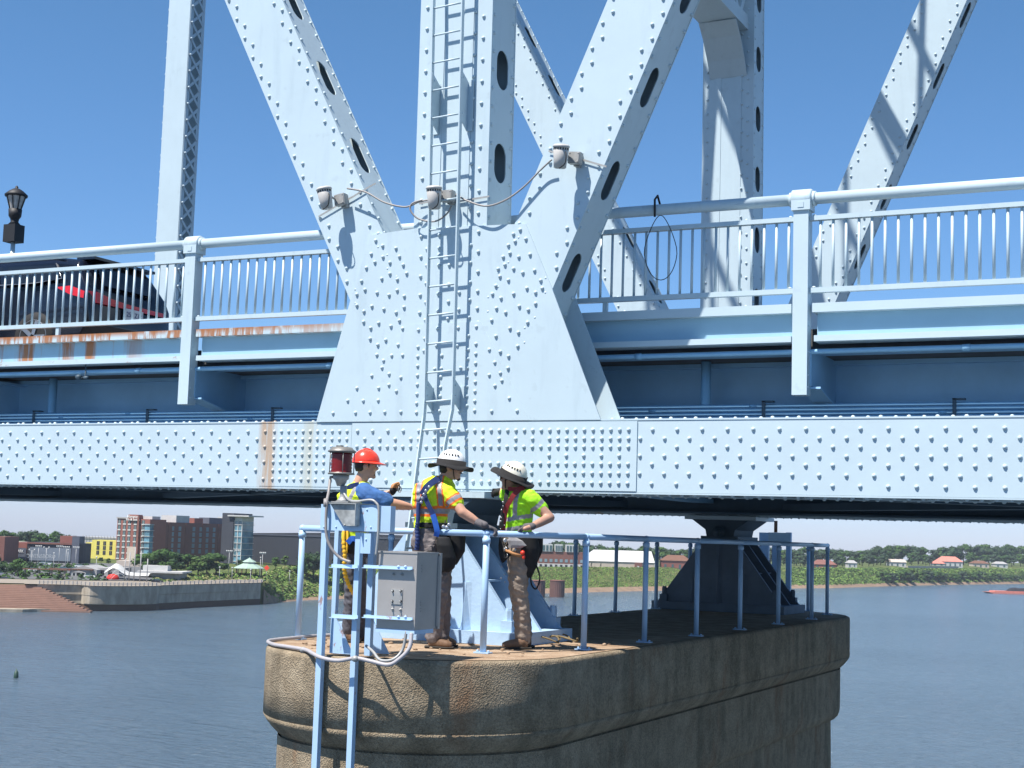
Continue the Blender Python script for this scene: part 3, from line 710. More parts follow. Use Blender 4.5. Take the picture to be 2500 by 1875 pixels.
# ---- beacon frame
st = empty('beacon_stand', (-6.7, 10.9, -.5), 0, 'light blue angle-iron frame with two long legs down the pier face', 'steel frame')
M['st'] = mat('frame blue paint', (.38, .54, .72), .42, var=.04, scale=3)
add_stain(M['st'], (.30, .14, .08), .62, (6, 6, 3), .06, scale=1.5, strength=.8)
def leg(u0, v0, u1, v1, y, wx=.055, wy=.055, name='leg', z0=None):
    a = fp(u0, v0, y); b = fp(u1, v1, y)
    if z0 is not None: b = a.lerp(b, (a.z-z0)/(a.z-b.z))
    mb = MB(); mb.box((min(a.x, b.x)-.0, y-.0, b.z), (min(a.x, b.x)+wx, y+.006, a.z)); mb.box((min(a.x, b.x)+wx-.006, y+.006, b.z), (min(a.x, b.x)+wx, y+wy, a.z))
    mb.box((min(a.x, b.x), y+.006, b.z), (min(a.x, b.x)+.006, y+wy, a.z)); return mb.build(name, M['st'], st)
Y1 = 10.74
def X(u, v, y): return fp(u, v, y).x
def Z(u, v, y): return fp(u, v, y).z
leg(697, 1090, 675, 1700, Y1, .052, .055)                                   # long left leg
leg(768, 1150, 748, 1700, Y1, .048, .055)                                   # long right leg
leg(723, 1145, 716, 1400, Y1+.20, .04, .05, 'back_leg', .01)
leg(797, 1145, 788, 1415, Y1+.20, .055, .05, 'back_leg', .01)
yb = Y1-.012
mb = MB(); mb.box((X(693, 1110, yb), yb, Z(700, 1145, yb)), (X(816, 1110, yb), yb+.010, Z(700, 1089, yb)))
for u, v in ((700, 1138), (801, 1139), (793, 1101), (726, 1138)): q = fp(u, v, yb); mb.rivet(q, (0, -1, 0), .009, .009)
mb.build('head_board', M['st'], st)
mb = MB()
for s0, s1 in ((Z(700, 1145, yb), Z(700, 1089, yb)),):
    mb.box((X(815, 1110, yb)-.006, yb+.011, s0), (X(815, 1110, yb), Y1+.05, s1)); mb.box((X(694, 1110, yb)+.001, yb+.011, s0), (X(694, 1110, yb)+.007, Y1+.05, s1))
mb.box((X(694, 1110, yb), Y1+.2, Z(700, 1145, yb)), (X(816, 1110, yb), Y1+.28, Z(700, 1089, yb)))
mb.build('side_board', M['st'], st)
q = fp(782, 1152, Y1-.008); q2 = fp(800, 1196, Y1-.008)
mb = MB(); mb.box((q.x-.01, Y1-.012, q2.z), (q2.x, Y1-.002, q.z)); mb.rivet(((q.x+q2.x)/2, Y1-.012, (q.z*.7+q2.z*.3)), (0, -1, 0), .009, .009); mb.build('splice_clip', M['st'], st)
for v0, v1 in ((1218, 1227), (1326, 1336)):
    a = fp(716, v0, Y1-.01); b = fp(766, v1, Y1-.01)
    mb = MB(); mb.box((a.x, Y1-.008, b.z-.0), (b.x+.03, Y1-.002, a.z)); mb.box((a.x, Y1-.05, b.z-.005), (b.x+.03, Y1-.008, b.z+.001)); mb.build('cross_angle', M['st'], st)
    a = fp(785, v0+2, Y1); b = fp(890, v1+3, Y1)
    mb = MB(); mb.box((a.x, Y1+.005, b.z), (b.x, Y1+.011, a.z)); mb.box((a.x, Y1-.025, b.z-.006), (b.x, Y1+.011, b.z)); mb.box((a.x-.0, Y1+.011, b.z), (a.x+.05, Y1+.06, a.z))
    for u in (861, 876): q = fp(u, (v0+v1)/2+2, Y1+.005); mb.lathe(q, [(.008, 0), (.008, .018)], 6, (0, -1, 0)); mb.lathe(q, [(.013, 0), (.013, .004)], 12, (0, -1, 0))
    mb.build('cabinet_arm', M['st'], st)
for u, yy in ((717, Y1+.10), (795, Y1+.38)):   # triangular foot gussets
    a = fp(u, 1330, yy); c = fp(u+46, 1398, yy)
    mb = MB(); mb.prism([(a.x, a.z), (a.x+.03, a.z), (c.x, .02), (a.x-.01, .02)], yy, yy+.01); mb.build('foot_gusset', M['st'], st)

# ---- beacon light
bx = empty('beacon_light', fp(741, 1085, Y1+.12), 0, 'red-lensed navigation beacon on a grey pedestal above the frame', 'beacon')
yc = Y1+.12
def zz(v, u=738): return fp(u, v, yc).z
def xx_(u, v=1050): return fp(u, v, yc).x
cx = xx_(738, 1000); cxb = xx_(741, 1085)
def rad(px): return px*.5*K*12.7/F
mb = MB(); mb.lathe((cx, yc, zz(1021)), [(rad(45), 0)]+[(rad(45)+(.004 if k % 2 else -.002), (zz(979)-zz(1021))*k/12) for k in range(13)], 32); mb.build('red_lens', M['red'], bx)
mb = MB(); mb.lathe((cx, yc, zz(1025)), [(rad(58), 0), (rad(58), .012), (rad(46), .018)], 32)
mb.lathe((cx, yc, zz(979)), [(rad(46), 0), (rad(62), .010), (rad(62), .018), (rad(50), .034), (rad(44), .050), (rad(20), .055)], 32)
mb.box((cx-.05, yc-.02, zz(972)+.02), (cx+.0, yc+.02, zz(967)+.02))
for k in range(5):
    t = 2*math.pi*k/5+.35; mb.tube([(cx+rad(55)*math.cos(t), yc+rad(55)*math.sin(t), zz(1024)), (cx+rad(55)*math.cos(t), yc+rad(55)*math.sin(t), zz(976))], .005, 6)
mb.build('lens_guard', mat('beacon guard grey', (.22, .21, .19), .5, .4, var=.1), bx)
mb = MB(); mb.lathe((cx, yc, zz(1050)), [(rad(16), 0), (rad(26), .05), (rad(34), .06), (rad(36), zz(1026)-zz(1050))], 24)
mb.lathe((cxb, yc, zz(1083)), [(rad(34), 0), (rad(22), .015), (rad(17), .04), (rad(15.5), .06), (rad(15), zz(1049)-zz(1083))], 24)
mb.box((cxb-.12, yc-.1, zz(1086)), (cxb+.115, yc+.1, zz(1083.5))); mb.build('stem', M['galv'], bx)
mb = MB(); a = fp(714, 1088, Y1-.05); b = fp(774, 1088, Y1-.05); c = fp(743, 1136, Y1-.05); d = fp(774, 1136, Y1-.05)
mb.prism([(a.x, a.z), (b.x, b.z), (d.x, d.z), (c.x, c.z)], Y1-.055, Y1-.03); mb.box((a.x, Y1-.08, a.z), (b.x, Y1+.2, a.z+.008))
mb.box((b.x, Y1-.1, d.z), (b.x+.006, Y1-.03, b.z))
for u, v in ((745, 1134), (768, 1134)): mb.rivet(fp(u, v, Y1-.055), (0, -1, 0), .009, .009)
mb.build('bracket', mat('stained zinc plate', (.33, .34, .33), .55, .2, var=.35, scale=9), bx)

# ---- conduits and hoses on the frame
cf = empty('frame_conduit', fp(706, 1100, Y1-.05), 0, 'grey flexible hose looping from the beacon down the frame', 'hose')
mb = MB(); P = [(713, 1036, .1), (710, 1062, .04), (706, 1085, -.04), (704, 1130, -.05), (706, 1160, -.05), (716, 1185, -.04), (735, 1205, -.02), (757, 1214, -.02)]
mb.tube(catmull([fp(u, v, Y1+d) for u, v, d in P], 8), .0125, 10)
mb.tube([fp(704, 1078, Y1-.03), fp(703, 1094, Y1-.05)], .019, 10)
mb.tube([fp(713, 1037, Y1+.1), fp(714, 1031, Y1+.1), fp(722, 1030, Y1+.12)], .013, 8)
mb.build('hose', M['cable'], cf)
mb = MB(); P = [(738, 1056, .12), (752, 1078, .06), (770, 1083, -.02), (800, 1080, -.03), (812, 1086, -.03), (818, 1100, -.03), (817, 1150, -.03), (812, 1200, -.03)]
mb.tube(catmull([fp(u, v, Y1+d) for u, v, d in P], 8), .011, 8); mb.build('hose', M['galv'], cf)
rc = empty('ribbed_conduit', fp(740, 1415, 10.550), 0, 'pale ribbed conduit draped around the pier rim and up into the cabinet', 'conduit')
mb = MB(); P3 = [Vector((-7.9, 13.2, .03)), Vector((-8.12, 12.5, .03)), Vector((-8.12, 12.0, .03)), fp(582, 1384, 11.600)+Vector((0, 0, .0)), fp(590, 1392, 11.250), fp(620, 1397, 11.050), fp(660, 1404, 10.900), fp(676, 1412, 10.750), fp(695, 1421, 10.680), fp(730, 1427, 10.650), fp(768, 1422, 10.650), fp(800, 1428, 10.650), fp(838, 1436, 10.650), fp(862, 1424, 10.670), fp(884, 1400, 10.710), fp(889, 1368, 10.750)]
pth = catmull(P3, 10); mb.tube(pth, [.0165+(.0012 if i % 2 else 0) for i in range(len(pth))], 10); mb.build('conduit_run', M['ribbon'], rc)
mb = MB(); P3 = [fp(791, 1395, 10.850), fp(806, 1408, 10.770), fp(822, 1426, 10.700), fp(850, 1424, 10.700), fp(870, 1402, 10.750), fp(878, 1362, 10.770)]
mb.tube(catmull(P3, 8), .0125, 8); mb.build('conduit_run', M['galv'], rc)
for p_ in (fp(655, 1404, 10.930), fp(767, 1423, 10.640)):
    mb = MB(); mb.ico(p_, .028, 0, 2, 0, (1.2, 1, 1)); mb.build('coupling', M['galv'], rc)

# ---- cabinet
cbx0, cbx1 = X(814, 1250, Y1), X(897, 1250, Y1); cz0, cz1 = Z(850, 1360, Y1), Z(850, 1194, Y1)
ca = empty('equipment_cabinet', (cbx0, Y1, cz0), 0, 'grey steel electrical cabinet bolted to the frame arms', 'cabinet')
mb = MB(); mb.box((cbx0, Y1+.02, cz0+.004), (cbx1, Y1+.38, cz1)); mb.box((cbx0-.006, Y1+.014, cz1-.002), (cbx1+.004, Y1+.39, cz1+.012)); mb.build('body', M['cab'], ca)
mb = MB(); mb.box((cbx0-.002, Y1+.392, cz0), (cbx1+.012, Y1+.43, cz1+.006)); mb.box((cbx1+.001, Y1+.375, cz0+.02), (cbx1+.010, Y1+.391, cz1-.02)); mb.build('door', M['cab'], ca)
mb = MB()
for zf in (.16, .20, .24, .64, .68, .72, .76)[0:7]:
    z = cz1-(cz1-cz0)*zf; mb.box((cbx1+.0005, Y1+.1, z), (cbx1+.004, Y1+.19, z+.008))
mb.build('louvre', M['cab'], ca)
mb = MB(); a = fp(846, 1272, Y1+.02); b = fp(869, 1306, Y1+.02); mb.box((a.x, Y1+.012, b.z), (b.x, Y1+.0195, a.z))
for u, v in ((849, 1277), (866, 1277), (848, 1299), (866, 1299), (848, 1316), (865, 1317), (850, 1240), (868, 1240)):
    q = fp(u, v, Y1+.015); mb.lathe(q, [(.007, 0), (.007, .02)], 6, (0, -1, 0)); mb.lathe(q, [(.012, -.006), (.012, .003)], 12, (0, -1, 0))
mb.build('bolt_plate', M['galv'], ca)
mb = MB(); mb.box((cbx0-.004, Y1+.018, cz0-.03), (cbx1, Y1+.34, cz0+.003)); mb.build('sill', M['st'], ca)

# ================================================================== RIVER AND LAND
WZ = -31.0
def prj(P):
    v = CM @ (Vector(P)-CL); return (1250+F*v.x/v.z)/K, (937.5+F*v.y/v.z)/K, v.z
FWD = Vector((-math.sin(YW), math.cos(YW), 0)); RGT = Vector((math.cos(YW), math.sin(YW), 0))
def bgxy(u, d):
    X_ = (u*K-1250+13)/F*d*.9955; return FWD*d+RGT*X_
def interp(t, T):
    if t <= T[0][0]: return T[0][1]
    for (a, b), (c, e) in zip(T, T[1:]):
        if t <= c: return b+(e-b)*(t-a)/(c-a)
    return T[-1][1]
DW = [(-900, 520), (0, 556), (200, 565), (350, 584), (570, 650), (600, 668), (650, 700), (900, 790), (1200, 897), (1500, 1040), (1800, 1205), (2212, 1607), (2700, 2300), (3400, 3400)]
PL = [(-30, -34), (-1, -34), (1, -34), (3.6, -34), (6.5, -21.9), (60, -19.3), (120, -17.8), (225, -17), (400, -16.5), (900, -16.5), (6000, -16)]
PR = [(-30, -33), (0, -31), (6, -29.4), (30, -24), (52, -17.2), (62, -16.6), (300, -15.8), (1500, -15.8), (6000, -15.5)]
def smooth(a, b, x): t = max(0, min(1, (x-a)/(b-a))); return t*t*(3-2*t)
def gz(u, d):
    t = d-interp(u, DW); k = smooth(575, 625, u)
    adj = -1.9*(1-smooth(1480, 1750, u))*smooth(50, 120, t)+2.6*smooth(1800, 1950, u)*smooth(58, 105, t)
    return interp(t, PL)*(1-k)+(interp(t, PR)+adj)*k
def gp(u, d, dz=0):
    p = bgxy(u, d); p.z = gz(u, d)+dz; return p
def dv(u, v):
    a, b = interp(u, DW)+4, interp(u, DW)+400
    for _ in range(30):
        m = (a+b)/2
        if prj(gp(u, m))[1] > v: a = m
        else: b = m
    return (a+b)/2
us = [-900+20*i for i in range(216)]
ts = [-30, -8, -1, 1, 3.6, 4.5, 5.5, 6.5, 10, 18, 26, 34, 42, 48, 52, 56, 62, 75, 100, 130, 170, 225, 300, 400, 600, 700]
mb = MB(); vs = []
for u in us:
    for t in ts: vs.append(gp(u, interp(u, DW)+t))
n = len(ts); mb.add(vs, [(i*n+j, i*n+j+1, (i+1)*n+j+1, (i+1)*n+j) for i in range(len(us)-1) for j in range(n-1)], 0, True)
M['grass'] = mat('grass and scrub', (.055, .085, .022), .95, scale=.06, col2=(.12, .135, .045), spec=.1)
land = mb.build('ground', M['grass'], kind='structure')
# water
M['water'] = mat('river water', (.095, .14, .18), .2, var=.1, scale=.01, spec=.5)
n = M['water'].node_tree.nodes; l = M['water'].node_tree.links
tc = n.new('ShaderNodeTexCoord'); bps = None
for sc, stc, dist, st_ in ((.55, (.35, 1, 1), 3.2, 1.0), (.06, (.5, 1, 1), 6, .8), (1.6, (.4, 1, 1), .8, 1.0)):
    mp = n.new('ShaderNodeMapping'); mp.inputs['Scale'].default_value = stc; mp.inputs['Rotation'].default_value = (0, 0, 0); l.new(tc.outputs['Object'], mp.inputs[0])
    no = n.new('ShaderNodeTexNoise'); no.inputs['Scale'].default_value = sc; no.inputs['Detail'].default_value = 5; no.inputs['Roughness'].default_value = .6; l.new(mp.outputs[0], no.inputs['Vector'])
    bp = n.new('ShaderNodeBump'); bp.inputs['Strength'].default_value = st_; bp.inputs['Distance'].default_value = dist; l.new(no.outputs[0], bp.inputs['Height'])
    if bps: l.new(bps.outputs[0], bp.inputs['Normal'])
    bps = bp
l.new(bps.outputs[0], n['Principled BSDF'].inputs['Normal'])
mb = MB(); mb.add([(-2400, -1500, WZ), (2400, -1500, WZ), (2400, 2600, WZ), (-2400, 2600, WZ)], [(0, 1, 2, 3)]); mb.build('river', M['water'], kind='structure')

st2 = empty('far_beacon_stand', (-6.9, 24.35, 0), 0, 'shadowed blue beacon frame at the far end of the pier behind the pedestal', 'steel frame')
mb = MB(); a = fp(1660, 1150, 24.4); b = fp(1706, 1172, 24.4); mb.box((a.x, 24.4, b.z), (b.x, 24.41, a.z)); mb.build('head_board', M['paint'], st2)
for u0, w_ in ((1640, .2), (1668, .12), (1698, .10)):
    a = fp(u0, 1150, 24.42); mb = MB(); mb.box((a.x, 24.42, -3), (a.x+w_*.8, 24.50, a.z)); mb.build('leg', M['st'], st2)
mb = MB(); a = fp(1676, 1125, 24.45); mb.tube([(a.x, 24.45, fp(1676, 1150, 24.45).z), (a.x, 24.45, a.z)], .03, 8); mb.build('stem', M['rust'], st2)
# ================================================================== FAR SHORE, LEFT
def U(v, u):  # drop of a pixel row below the eye, per metre of distance
    P = bgxy(u, 1000.); P.z = 1.04; return ((v-prj(P)[1])*K)/F
def zt(u, v, d): return 1.04-U(v, u)*d
def msimple(n, c, r=.7, var=.08, sc=.3): return mat(n, c, r, var=var, scale=sc, spec=.3)
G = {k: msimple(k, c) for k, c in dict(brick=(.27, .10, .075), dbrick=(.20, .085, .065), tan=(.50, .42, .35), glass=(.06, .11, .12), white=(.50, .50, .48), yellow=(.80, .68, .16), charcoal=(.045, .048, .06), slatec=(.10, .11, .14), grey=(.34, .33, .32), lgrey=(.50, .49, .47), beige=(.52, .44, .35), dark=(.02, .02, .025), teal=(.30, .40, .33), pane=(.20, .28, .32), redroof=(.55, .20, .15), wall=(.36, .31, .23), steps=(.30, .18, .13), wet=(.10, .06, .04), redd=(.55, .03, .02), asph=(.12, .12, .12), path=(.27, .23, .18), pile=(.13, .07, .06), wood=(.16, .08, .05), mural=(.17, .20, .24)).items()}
G['glassr'] = mat('tower glazing', (.10, .22, .28), .15, var=.5, scale=.15, spec=.8)
def far_box(u0, u1, vt, d, L, dirn=None, base=None, ang=0):
    """corner-based far building: near edge from u0 to u1 at depth d, going back L metres; returns frame"""
    A, B = bgxy(u0, d), bgxy(u1, d)
    um = (u0+u1)/2; zb = base if base is not None else min(gz(u0, d), gz(u1, d))-.3
    return A, B, zb, zt(um, vt, d)
class Frame:
    """local frame for a far building: origin at left front corner, X along the front, Y into the depth"""
    def __init__(s, name, u0, u1, d, vt, depth, label, cat, rot=0, base=None, group=None):
        A = bgxy(u0, d); B = bgxy(u1, d); s.w = (B-A).length/max(.2, math.cos(math.radians(rot)))
        zb = base if base is not None else min(gz(u0, d), gz(u1, d))-.4
        s.h = zt((u0+u1)/2, vt, d)-zb; s.dp = depth
        a = math.atan2(RGT.y, RGT.x)+math.radians(rot)
        s.o = empty(name, (A.x, A.y, zb), a, label, cat, group); s.zb = zb; s.A = A; s.a = a
    def box(s, name, m, x0, x1, y0, y1, z0, z1, parent=None):
        mb = MB(); mb.box((x0, y0, z0), (x1, y1, z1)); return s.put(mb, name, m, parent)
    def put(s, mb, name, m, parent=None):
        o = mb.build(name, m, None, loc=(0, 0, 0)); o.parent = parent or s.o; return o
def win_proto(w, h, sill, gm='glass', trim='white'):
    mb = MB(); mb.box((-w/2, -.10, 0), (w/2, .05, h)); mb.box((-w*.04, -.14, 0), (w*.04, -.10, h), 1)
    if sill: mb.box((-w/2-.15, -.22, -sill), (w/2+.15, .05, 0), 1)
    me = mb.build('window', [G[gm], G[trim]]); d = me.data; bpy.data.objects.remove(me); return d
def windows(fr, me, xs, zs, face='front', y=0):
    for z in zs:
        for x in xs:
            o = bpy.data.objects.new('window', me); COL.objects.link(o); o.parent = fr.o
            if face == 'front': o.location = (x, y, z)
            else: o.location = (fr.w+y, x, z); o.rotation_euler = (0, 0, math.pi/2)
# hotel: brick front + long shaded wing
d = 800
h = Frame('hotel_building', 252, 331, d, 1121, 80, 'tall red brick hotel with rows of windows and a shaded long wing', 'hotel', rot=-24)
H = h.h
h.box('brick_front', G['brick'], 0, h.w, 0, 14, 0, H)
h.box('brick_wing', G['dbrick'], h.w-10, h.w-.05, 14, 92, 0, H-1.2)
h.box('pilaster', G['dbrick'], h.w*.66, h.w*.71, -1.3, 0, 0, H+1.6)
h.box('parapet', G['grey'], -.3, h.w*.4, -.5, 14.2, H, H+.7)
h.box('tan_panel', G['tan'], h.w*.36, h.w*.655, -.3, 0, 0, 7.8)
sg = h.box('sign_panel', G['brick'], h.w*.36, h.w*.66, -.8, 3, H-.6, H+2.2)
cream = msimple('sign white', (.9, .88, .84)); 
t1 = text_mesh('Hampton', 2.0, cream, sg, (h.w*.51, -1.0, H+1.15), (math.pi/2, 0, 0), .05)
t2 = text_mesh('Inn & Suites', 1.9, cream, sg, (h.w*.51, -1.0, H-.4), (math.pi/2, 0, 0), .05)
wm = win_proto(1.7, 1.9, .7)
rows = [1.6+k*(H-4.2)/6 for k in range(0, 7)]
windows(h, wm, [h.w*f for f in (.07, .23, .38, .56, .80)], rows)
h.box('corner_glazing', G['glassr'], h.w-3.2, h.w+.15, -.15, 3.0, 1, H-2.5)
for z in rows: h.box('balcony_slab', G['lgrey'], h.w-4.5, h.w+.7, -.7, 3.2, z-.4, z-.15)
wm2 = win_proto(2.4, 2.3, 0, 'pane', 'grey')
windows(h, wm2, [20+6.4*k for k in range(11)], rows[1:6], 'side', -.02)
for k in range(5): h.box('upper_band', G['dbrick'], h.w-.1, h.w+.35, 16+k*15.4, 19+k*15.4, 0, H-1.5)
for x0, x1, y0, y1, z1, mm in ((h.w-12, h.w-1, 3, 10, 1.6, 'lgrey'), (h.w-11, h.w-1, 24, 36, 2.6, 'white'), (h.w-9, h.w-2, 42, 50, 1.6, 'brick'), (h.w-9, h.w-2, 56, 70, 2.2, 'slatec'), (h.w-9, h.w-2, 74, 80, 3.0, 'white')):
    h.box('roof_unit', G[mm], x0, x1, y0, y1, H-1.2, H+z1)
# dark tower and glass tower
t = Frame('glass_tower', 478, 523, d+15, 1116, 18, 'dark stair tower with a glazed end and flat white roof', 'tower', rot=-24)
t.box('dark_shaft', G['charcoal'], 0, t.w*.60, 0, 18, 0, t.h+1.8); t.box('dark_side', G['slatec'], -t.w*.30, -.05, 6, 18, 0, t.h+1.8)
t.box('glazing', G['glassr'], t.w*.60+.05, t.w, 1, 12, 0, t.h-2.5)
t.box('upper_wall', G['lgrey'], t.w*.60+.05, t.w, 1, 12, t.h-2.45, t.h)
t.box('roof_slab', G['lgrey'], t.w*.35, t.w*1.45, -1.5, 13, t.h+.05, t.h+.75)
for k in range(7): t.box('floor_band', G['lgrey'], t.w*.42, t.w*1.03, .6, 12.3, 1.5+k*(t.h-4)/6.6, 1.8+k*(t.h-4)/6.6)
for x in (.6, .78, .99): t.box('mullion', G['lgrey'], t.w*x, t.w*x+.4, .7, 1, 0, t.h-2)
# arena
a = Frame('event_hall', 519, 925, 850, 1153, 60, 'long windowless dark grey hall behind the riverside trees', 'hall')
mb = MB(); w_ = a.w
mb.add([(0, 0, 0), (w_, 0, 0), (w_, 60, 0), (0, 60, 0), (0, 0, a.h-1.3), (w_*.5, 0, a.h+.6), (w_, 0, a.h+.2), (w_, 60, a.h), (0, 60, a.h-1)], [(0, 1, 6, 5, 4), (1, 2, 7, 6), (2, 3, 8, 7), (3, 0, 4, 8), (4, 5, 6, 7, 8)])
G['hall'] = mat('dark corrugated cladding', (.035, .038, .05), .7, var=.12, scale=1.5, stretch=(1, 1, .05)); a.put(mb, 'cladding', G['hall'])
a.box('parapet', G['slatec'], 0, w_, -.3, -.02, a.h-2.0, a.h-1.35)
# yellow building
y = Frame('yellow_building', 200, 284, 815, 1167, 16, 'bright yellow four-storey building beside the brick hotel', 'building')
y.box('wall', G['yellow'], 0, y.w*.98, 0, 16, 0, y.h); y.box('low_wing', G['yellow'], -y.w*.17, -.05, 1, 14, 0, y.h*.86)
wm3 = win_proto(1.5, 2.1, 0, 'dark', 'grey'); windows(y, wm3, [y.w*(.16+.165*k) for k in range(5)], [y.h*f for f in (.25, .5, .74)])
pg = Frame('parking_garage', 180, 285, 870, 1157, 25, 'pale open steel car park rising behind the yellow building', 'garage')
pg.box('frame', G['lgrey'], 0, pg.w, 0, 25, 0, pg.h*.93)
for k in range(4): pg.box('deck_band', G['grey'], -.2, pg.w+.2, -.3, -.02, pg.h*.22*(k+1)-.5, pg.h*.22*(k+1)+.3)
for k in range(16): pg.box('post', G['grey'], pg.w*k/16, pg.w*k/16+.25, -.5, -.31, 0, pg.h)
# park/mural building
p = Frame('parking_building', 62, 174, 712, 1172, 20, 'low dark building with a big mural screen and PARK sign', 'building')
p.box('main_wall', G['charcoal'], 0, p.w, 0, 20, 0, p.h)
scr = p.box('mural_screen', G['mural'], p.w*.055, p.w*.84, -.4, -.02, 1.6, p.h*.76)
gl = msimple('mural lettering', (.40, .43, .45))
text_mesh('OWENSBORO', 2.7, gl, scr, (p.w*.27, -.45, zt(90, 1201, 712)-p.zb), (math.pi/2, 0, 0), .02, 'lettering', 'CENTER', .82)
p.box('roof_edge', G['dbrick'], -.2, p.w, -.5, -.02, p.h-.8, p.h-.02)
p.box('brick_box', G['brick'], p.w*.59, p.w*.85, 2, 12, p.h+.01, p.h+3.4); p.box('stair_tower', G['slatec'], p.w*.86, p.w, -1, 8, 0, p.h+3.4)
q = Frame('garage_wing', 10, 61, 714, 1170, 20, 'cream and brick wing with white PARK lettering', 'building')
q.box('cream_wall', G['beige'], 0, q.w*.5, 0, 20, 0, q.h)
br = q.box('brick_bay', G['brick'], q.w*.5+.02, q.w*1.0, -.3, 20, 0, q.h-.2)
for k in range(3): q.box('stone_band', G['tan'], q.w*.5, q.w, -.4, -.31, 2+k*2.1, 2.7+k*2.1)
sp_ = q.box('sign_board', G['slatec'], q.w*.56, q.w*.98, -.7, -.42, 1.2, q.h*.72)
text_mesh('PARK', 2.0, cream, sp_, (q.w*.73, -.9, zt(47, 1190, 714)-q.zb), (math.pi/2, 0, 0), .08, 'lettering', 'CENTER', .72)
r = Frame('brick_block', -60, 12, 690, 1158, 20, 'plain dark brick block cut by the left edge of the photo', 'building')
r.box('wall', G['dbrick'], 0, r.w, 0, 20, 0, r.h)
# classical pavilion
c = Frame('gabled_hall', 156, 214, 612, 1229, 22, 'small pale hall with a columned porch beside the promenade', 'building')
mb = MB(); mb.add([(0, 0, 0), (c.w, 0, 0), (c.w, 22, 0), (0, 22, 0), (0, 0, c.h), (c.w, 0, c.h), (c.w, 22, c.h), (0, 22, c.h), (c.w/2, 0, c.h+1.6), (c.w/2, 22, c.h+1.6)], [(0, 1, 5, 8, 4), (3, 2, 6, 9, 7), (0, 3, 7, 4), (1, 2, 6, 5), (4, 7, 9, 8), (5, 8, 9, 6)])
c.put(mb, 'wall', G['grey'])
mb = MB(); mb.add([(c.w*.1, -2, c.h*.62), (c.w*.62, -2, c.h*.62), (c.w*.36, -2, c.h*.85), (c.w*.1, -.02, c.h*.62), (c.w*.62, -.02, c.h*.62), (c.w*.36, -.02, c.h*.85)], [(0, 1, 2), (3, 5, 4), (0, 3, 4, 1), (1, 4, 5, 2), (2, 5, 3, 0)]); c.put(mb, 'porch_roof', G['grey'])
for f in (.12, .26, .45, .6): c.box('column', G['white'], c.w*f, c.w*f+.45, -1.9, -1.45, 0, c.h*.62)
c.box('window', G['glass'], c.w*.75, c.w*.83, -.1, -.01, c.h*.3, c.h*.65)
c2 = Frame('grey_annex', 215, 262, 618, 1226, 20, 'flat-roofed grey annex right of the small columned hall', 'building'); c2.box('wall', G['grey'], 0, c2.w, 0, 20, 0, c2.h)
for f in (.15, .5): c2.box('window', G['dark'], c2.w*f, c2.w*f+1.5, -.1, -.01, 1.2, 3.2)
c3 = Frame('tan_store', 255, 335, 700, 1211, 15, 'long low beige store wall below the brick hotel', 'building'); c3.box('wall', G['tan'], 0, c3.w, 0, 15, 0, c3.h)
c4 = Frame('flat_pavilion', 300, 398, 622, 1233, 18, 'low pavilion with a wide thin cream roof beside the tent', 'pavilion')
c4.box('wall', G['grey'], c4.w*.3, c4.w*.9, 3, 18, 0, c4.h*.8); c4.box('roof', G['lgrey'], 0, c4.w*1.0, 0, 19, c4.h*.83, c4.h)
c4.box('clerestory', G['lgrey'], c4.w*.05, c4.w*.6, 6, 14, c4.h+.01, c4.h+2.2)
# tent canopy
tn_ = empty('tent_canopy', gp(272, 604), math.atan2(RGT.y, RGT.x), 'white peaked tent canopy with a red front beside the river wall', 'tent')
mb = MB(); N = 10; vs = []
for i in range(N+1):
    for j in range(7):
        x = -8+18*i/N; yy = 8*j/6; hh = 2.6+3.6*math.exp(-((x+4)/3.2)**2)+.6*math.sin(j/6*math.pi); vs.append((x, yy, hh*(.8+.2*math.sin(j/6*math.pi))))
mb.add(vs, [(i*7+j, i*7+j+1, (i+1)*7+j+1, (i+1)*7+j) for i in range(N) for j in range(6)], 0, True)
o = mb.build('canopy', G['white'], None, loc=(0, 0, 0)); o.parent = tn_
mb = MB(); mb.lathe((-4.4, .5, 0), [(2.6, 0), (2.5, 1.0), (1.9, 2.0), (.6, 2.5)], 16); o = mb.build('red_front', G['redd'], None, loc=(0, 0, 0)); o.parent = tn_
# sculpture of tall masts
sc_ = empty('mast_sculpture', gp(302, 600), math.atan2(RGT.y, RGT.x), 'row of tall grey steel masts with arcs on the round bastion', 'sculpture')
for k, (x, hh) in enumerate(((-5.2, 9), (-3.4, 12), (-1.4, 14), (1.0, 12.5), (3.8, 9.5))):
    mb = MB(); mb.tube([(x, 0, 0), (x, 0, hh)], .22, 8); o = mb.build('mast', G['grey'], None, loc=(0, 0, 0)); o.parent = sc_
for k in range(3):
    mb = MB(); mb.tube([(x_-7, 0, z_) for x_, z_ in [(-4+.9*i, 6.5-k*1.6-((i-4)/4)**2*3.2) for i in range(9)]], .08, 5); o = mb.build('arc', G['lgrey'], None, loc=(0, 0, 0)); o.parent = sc_
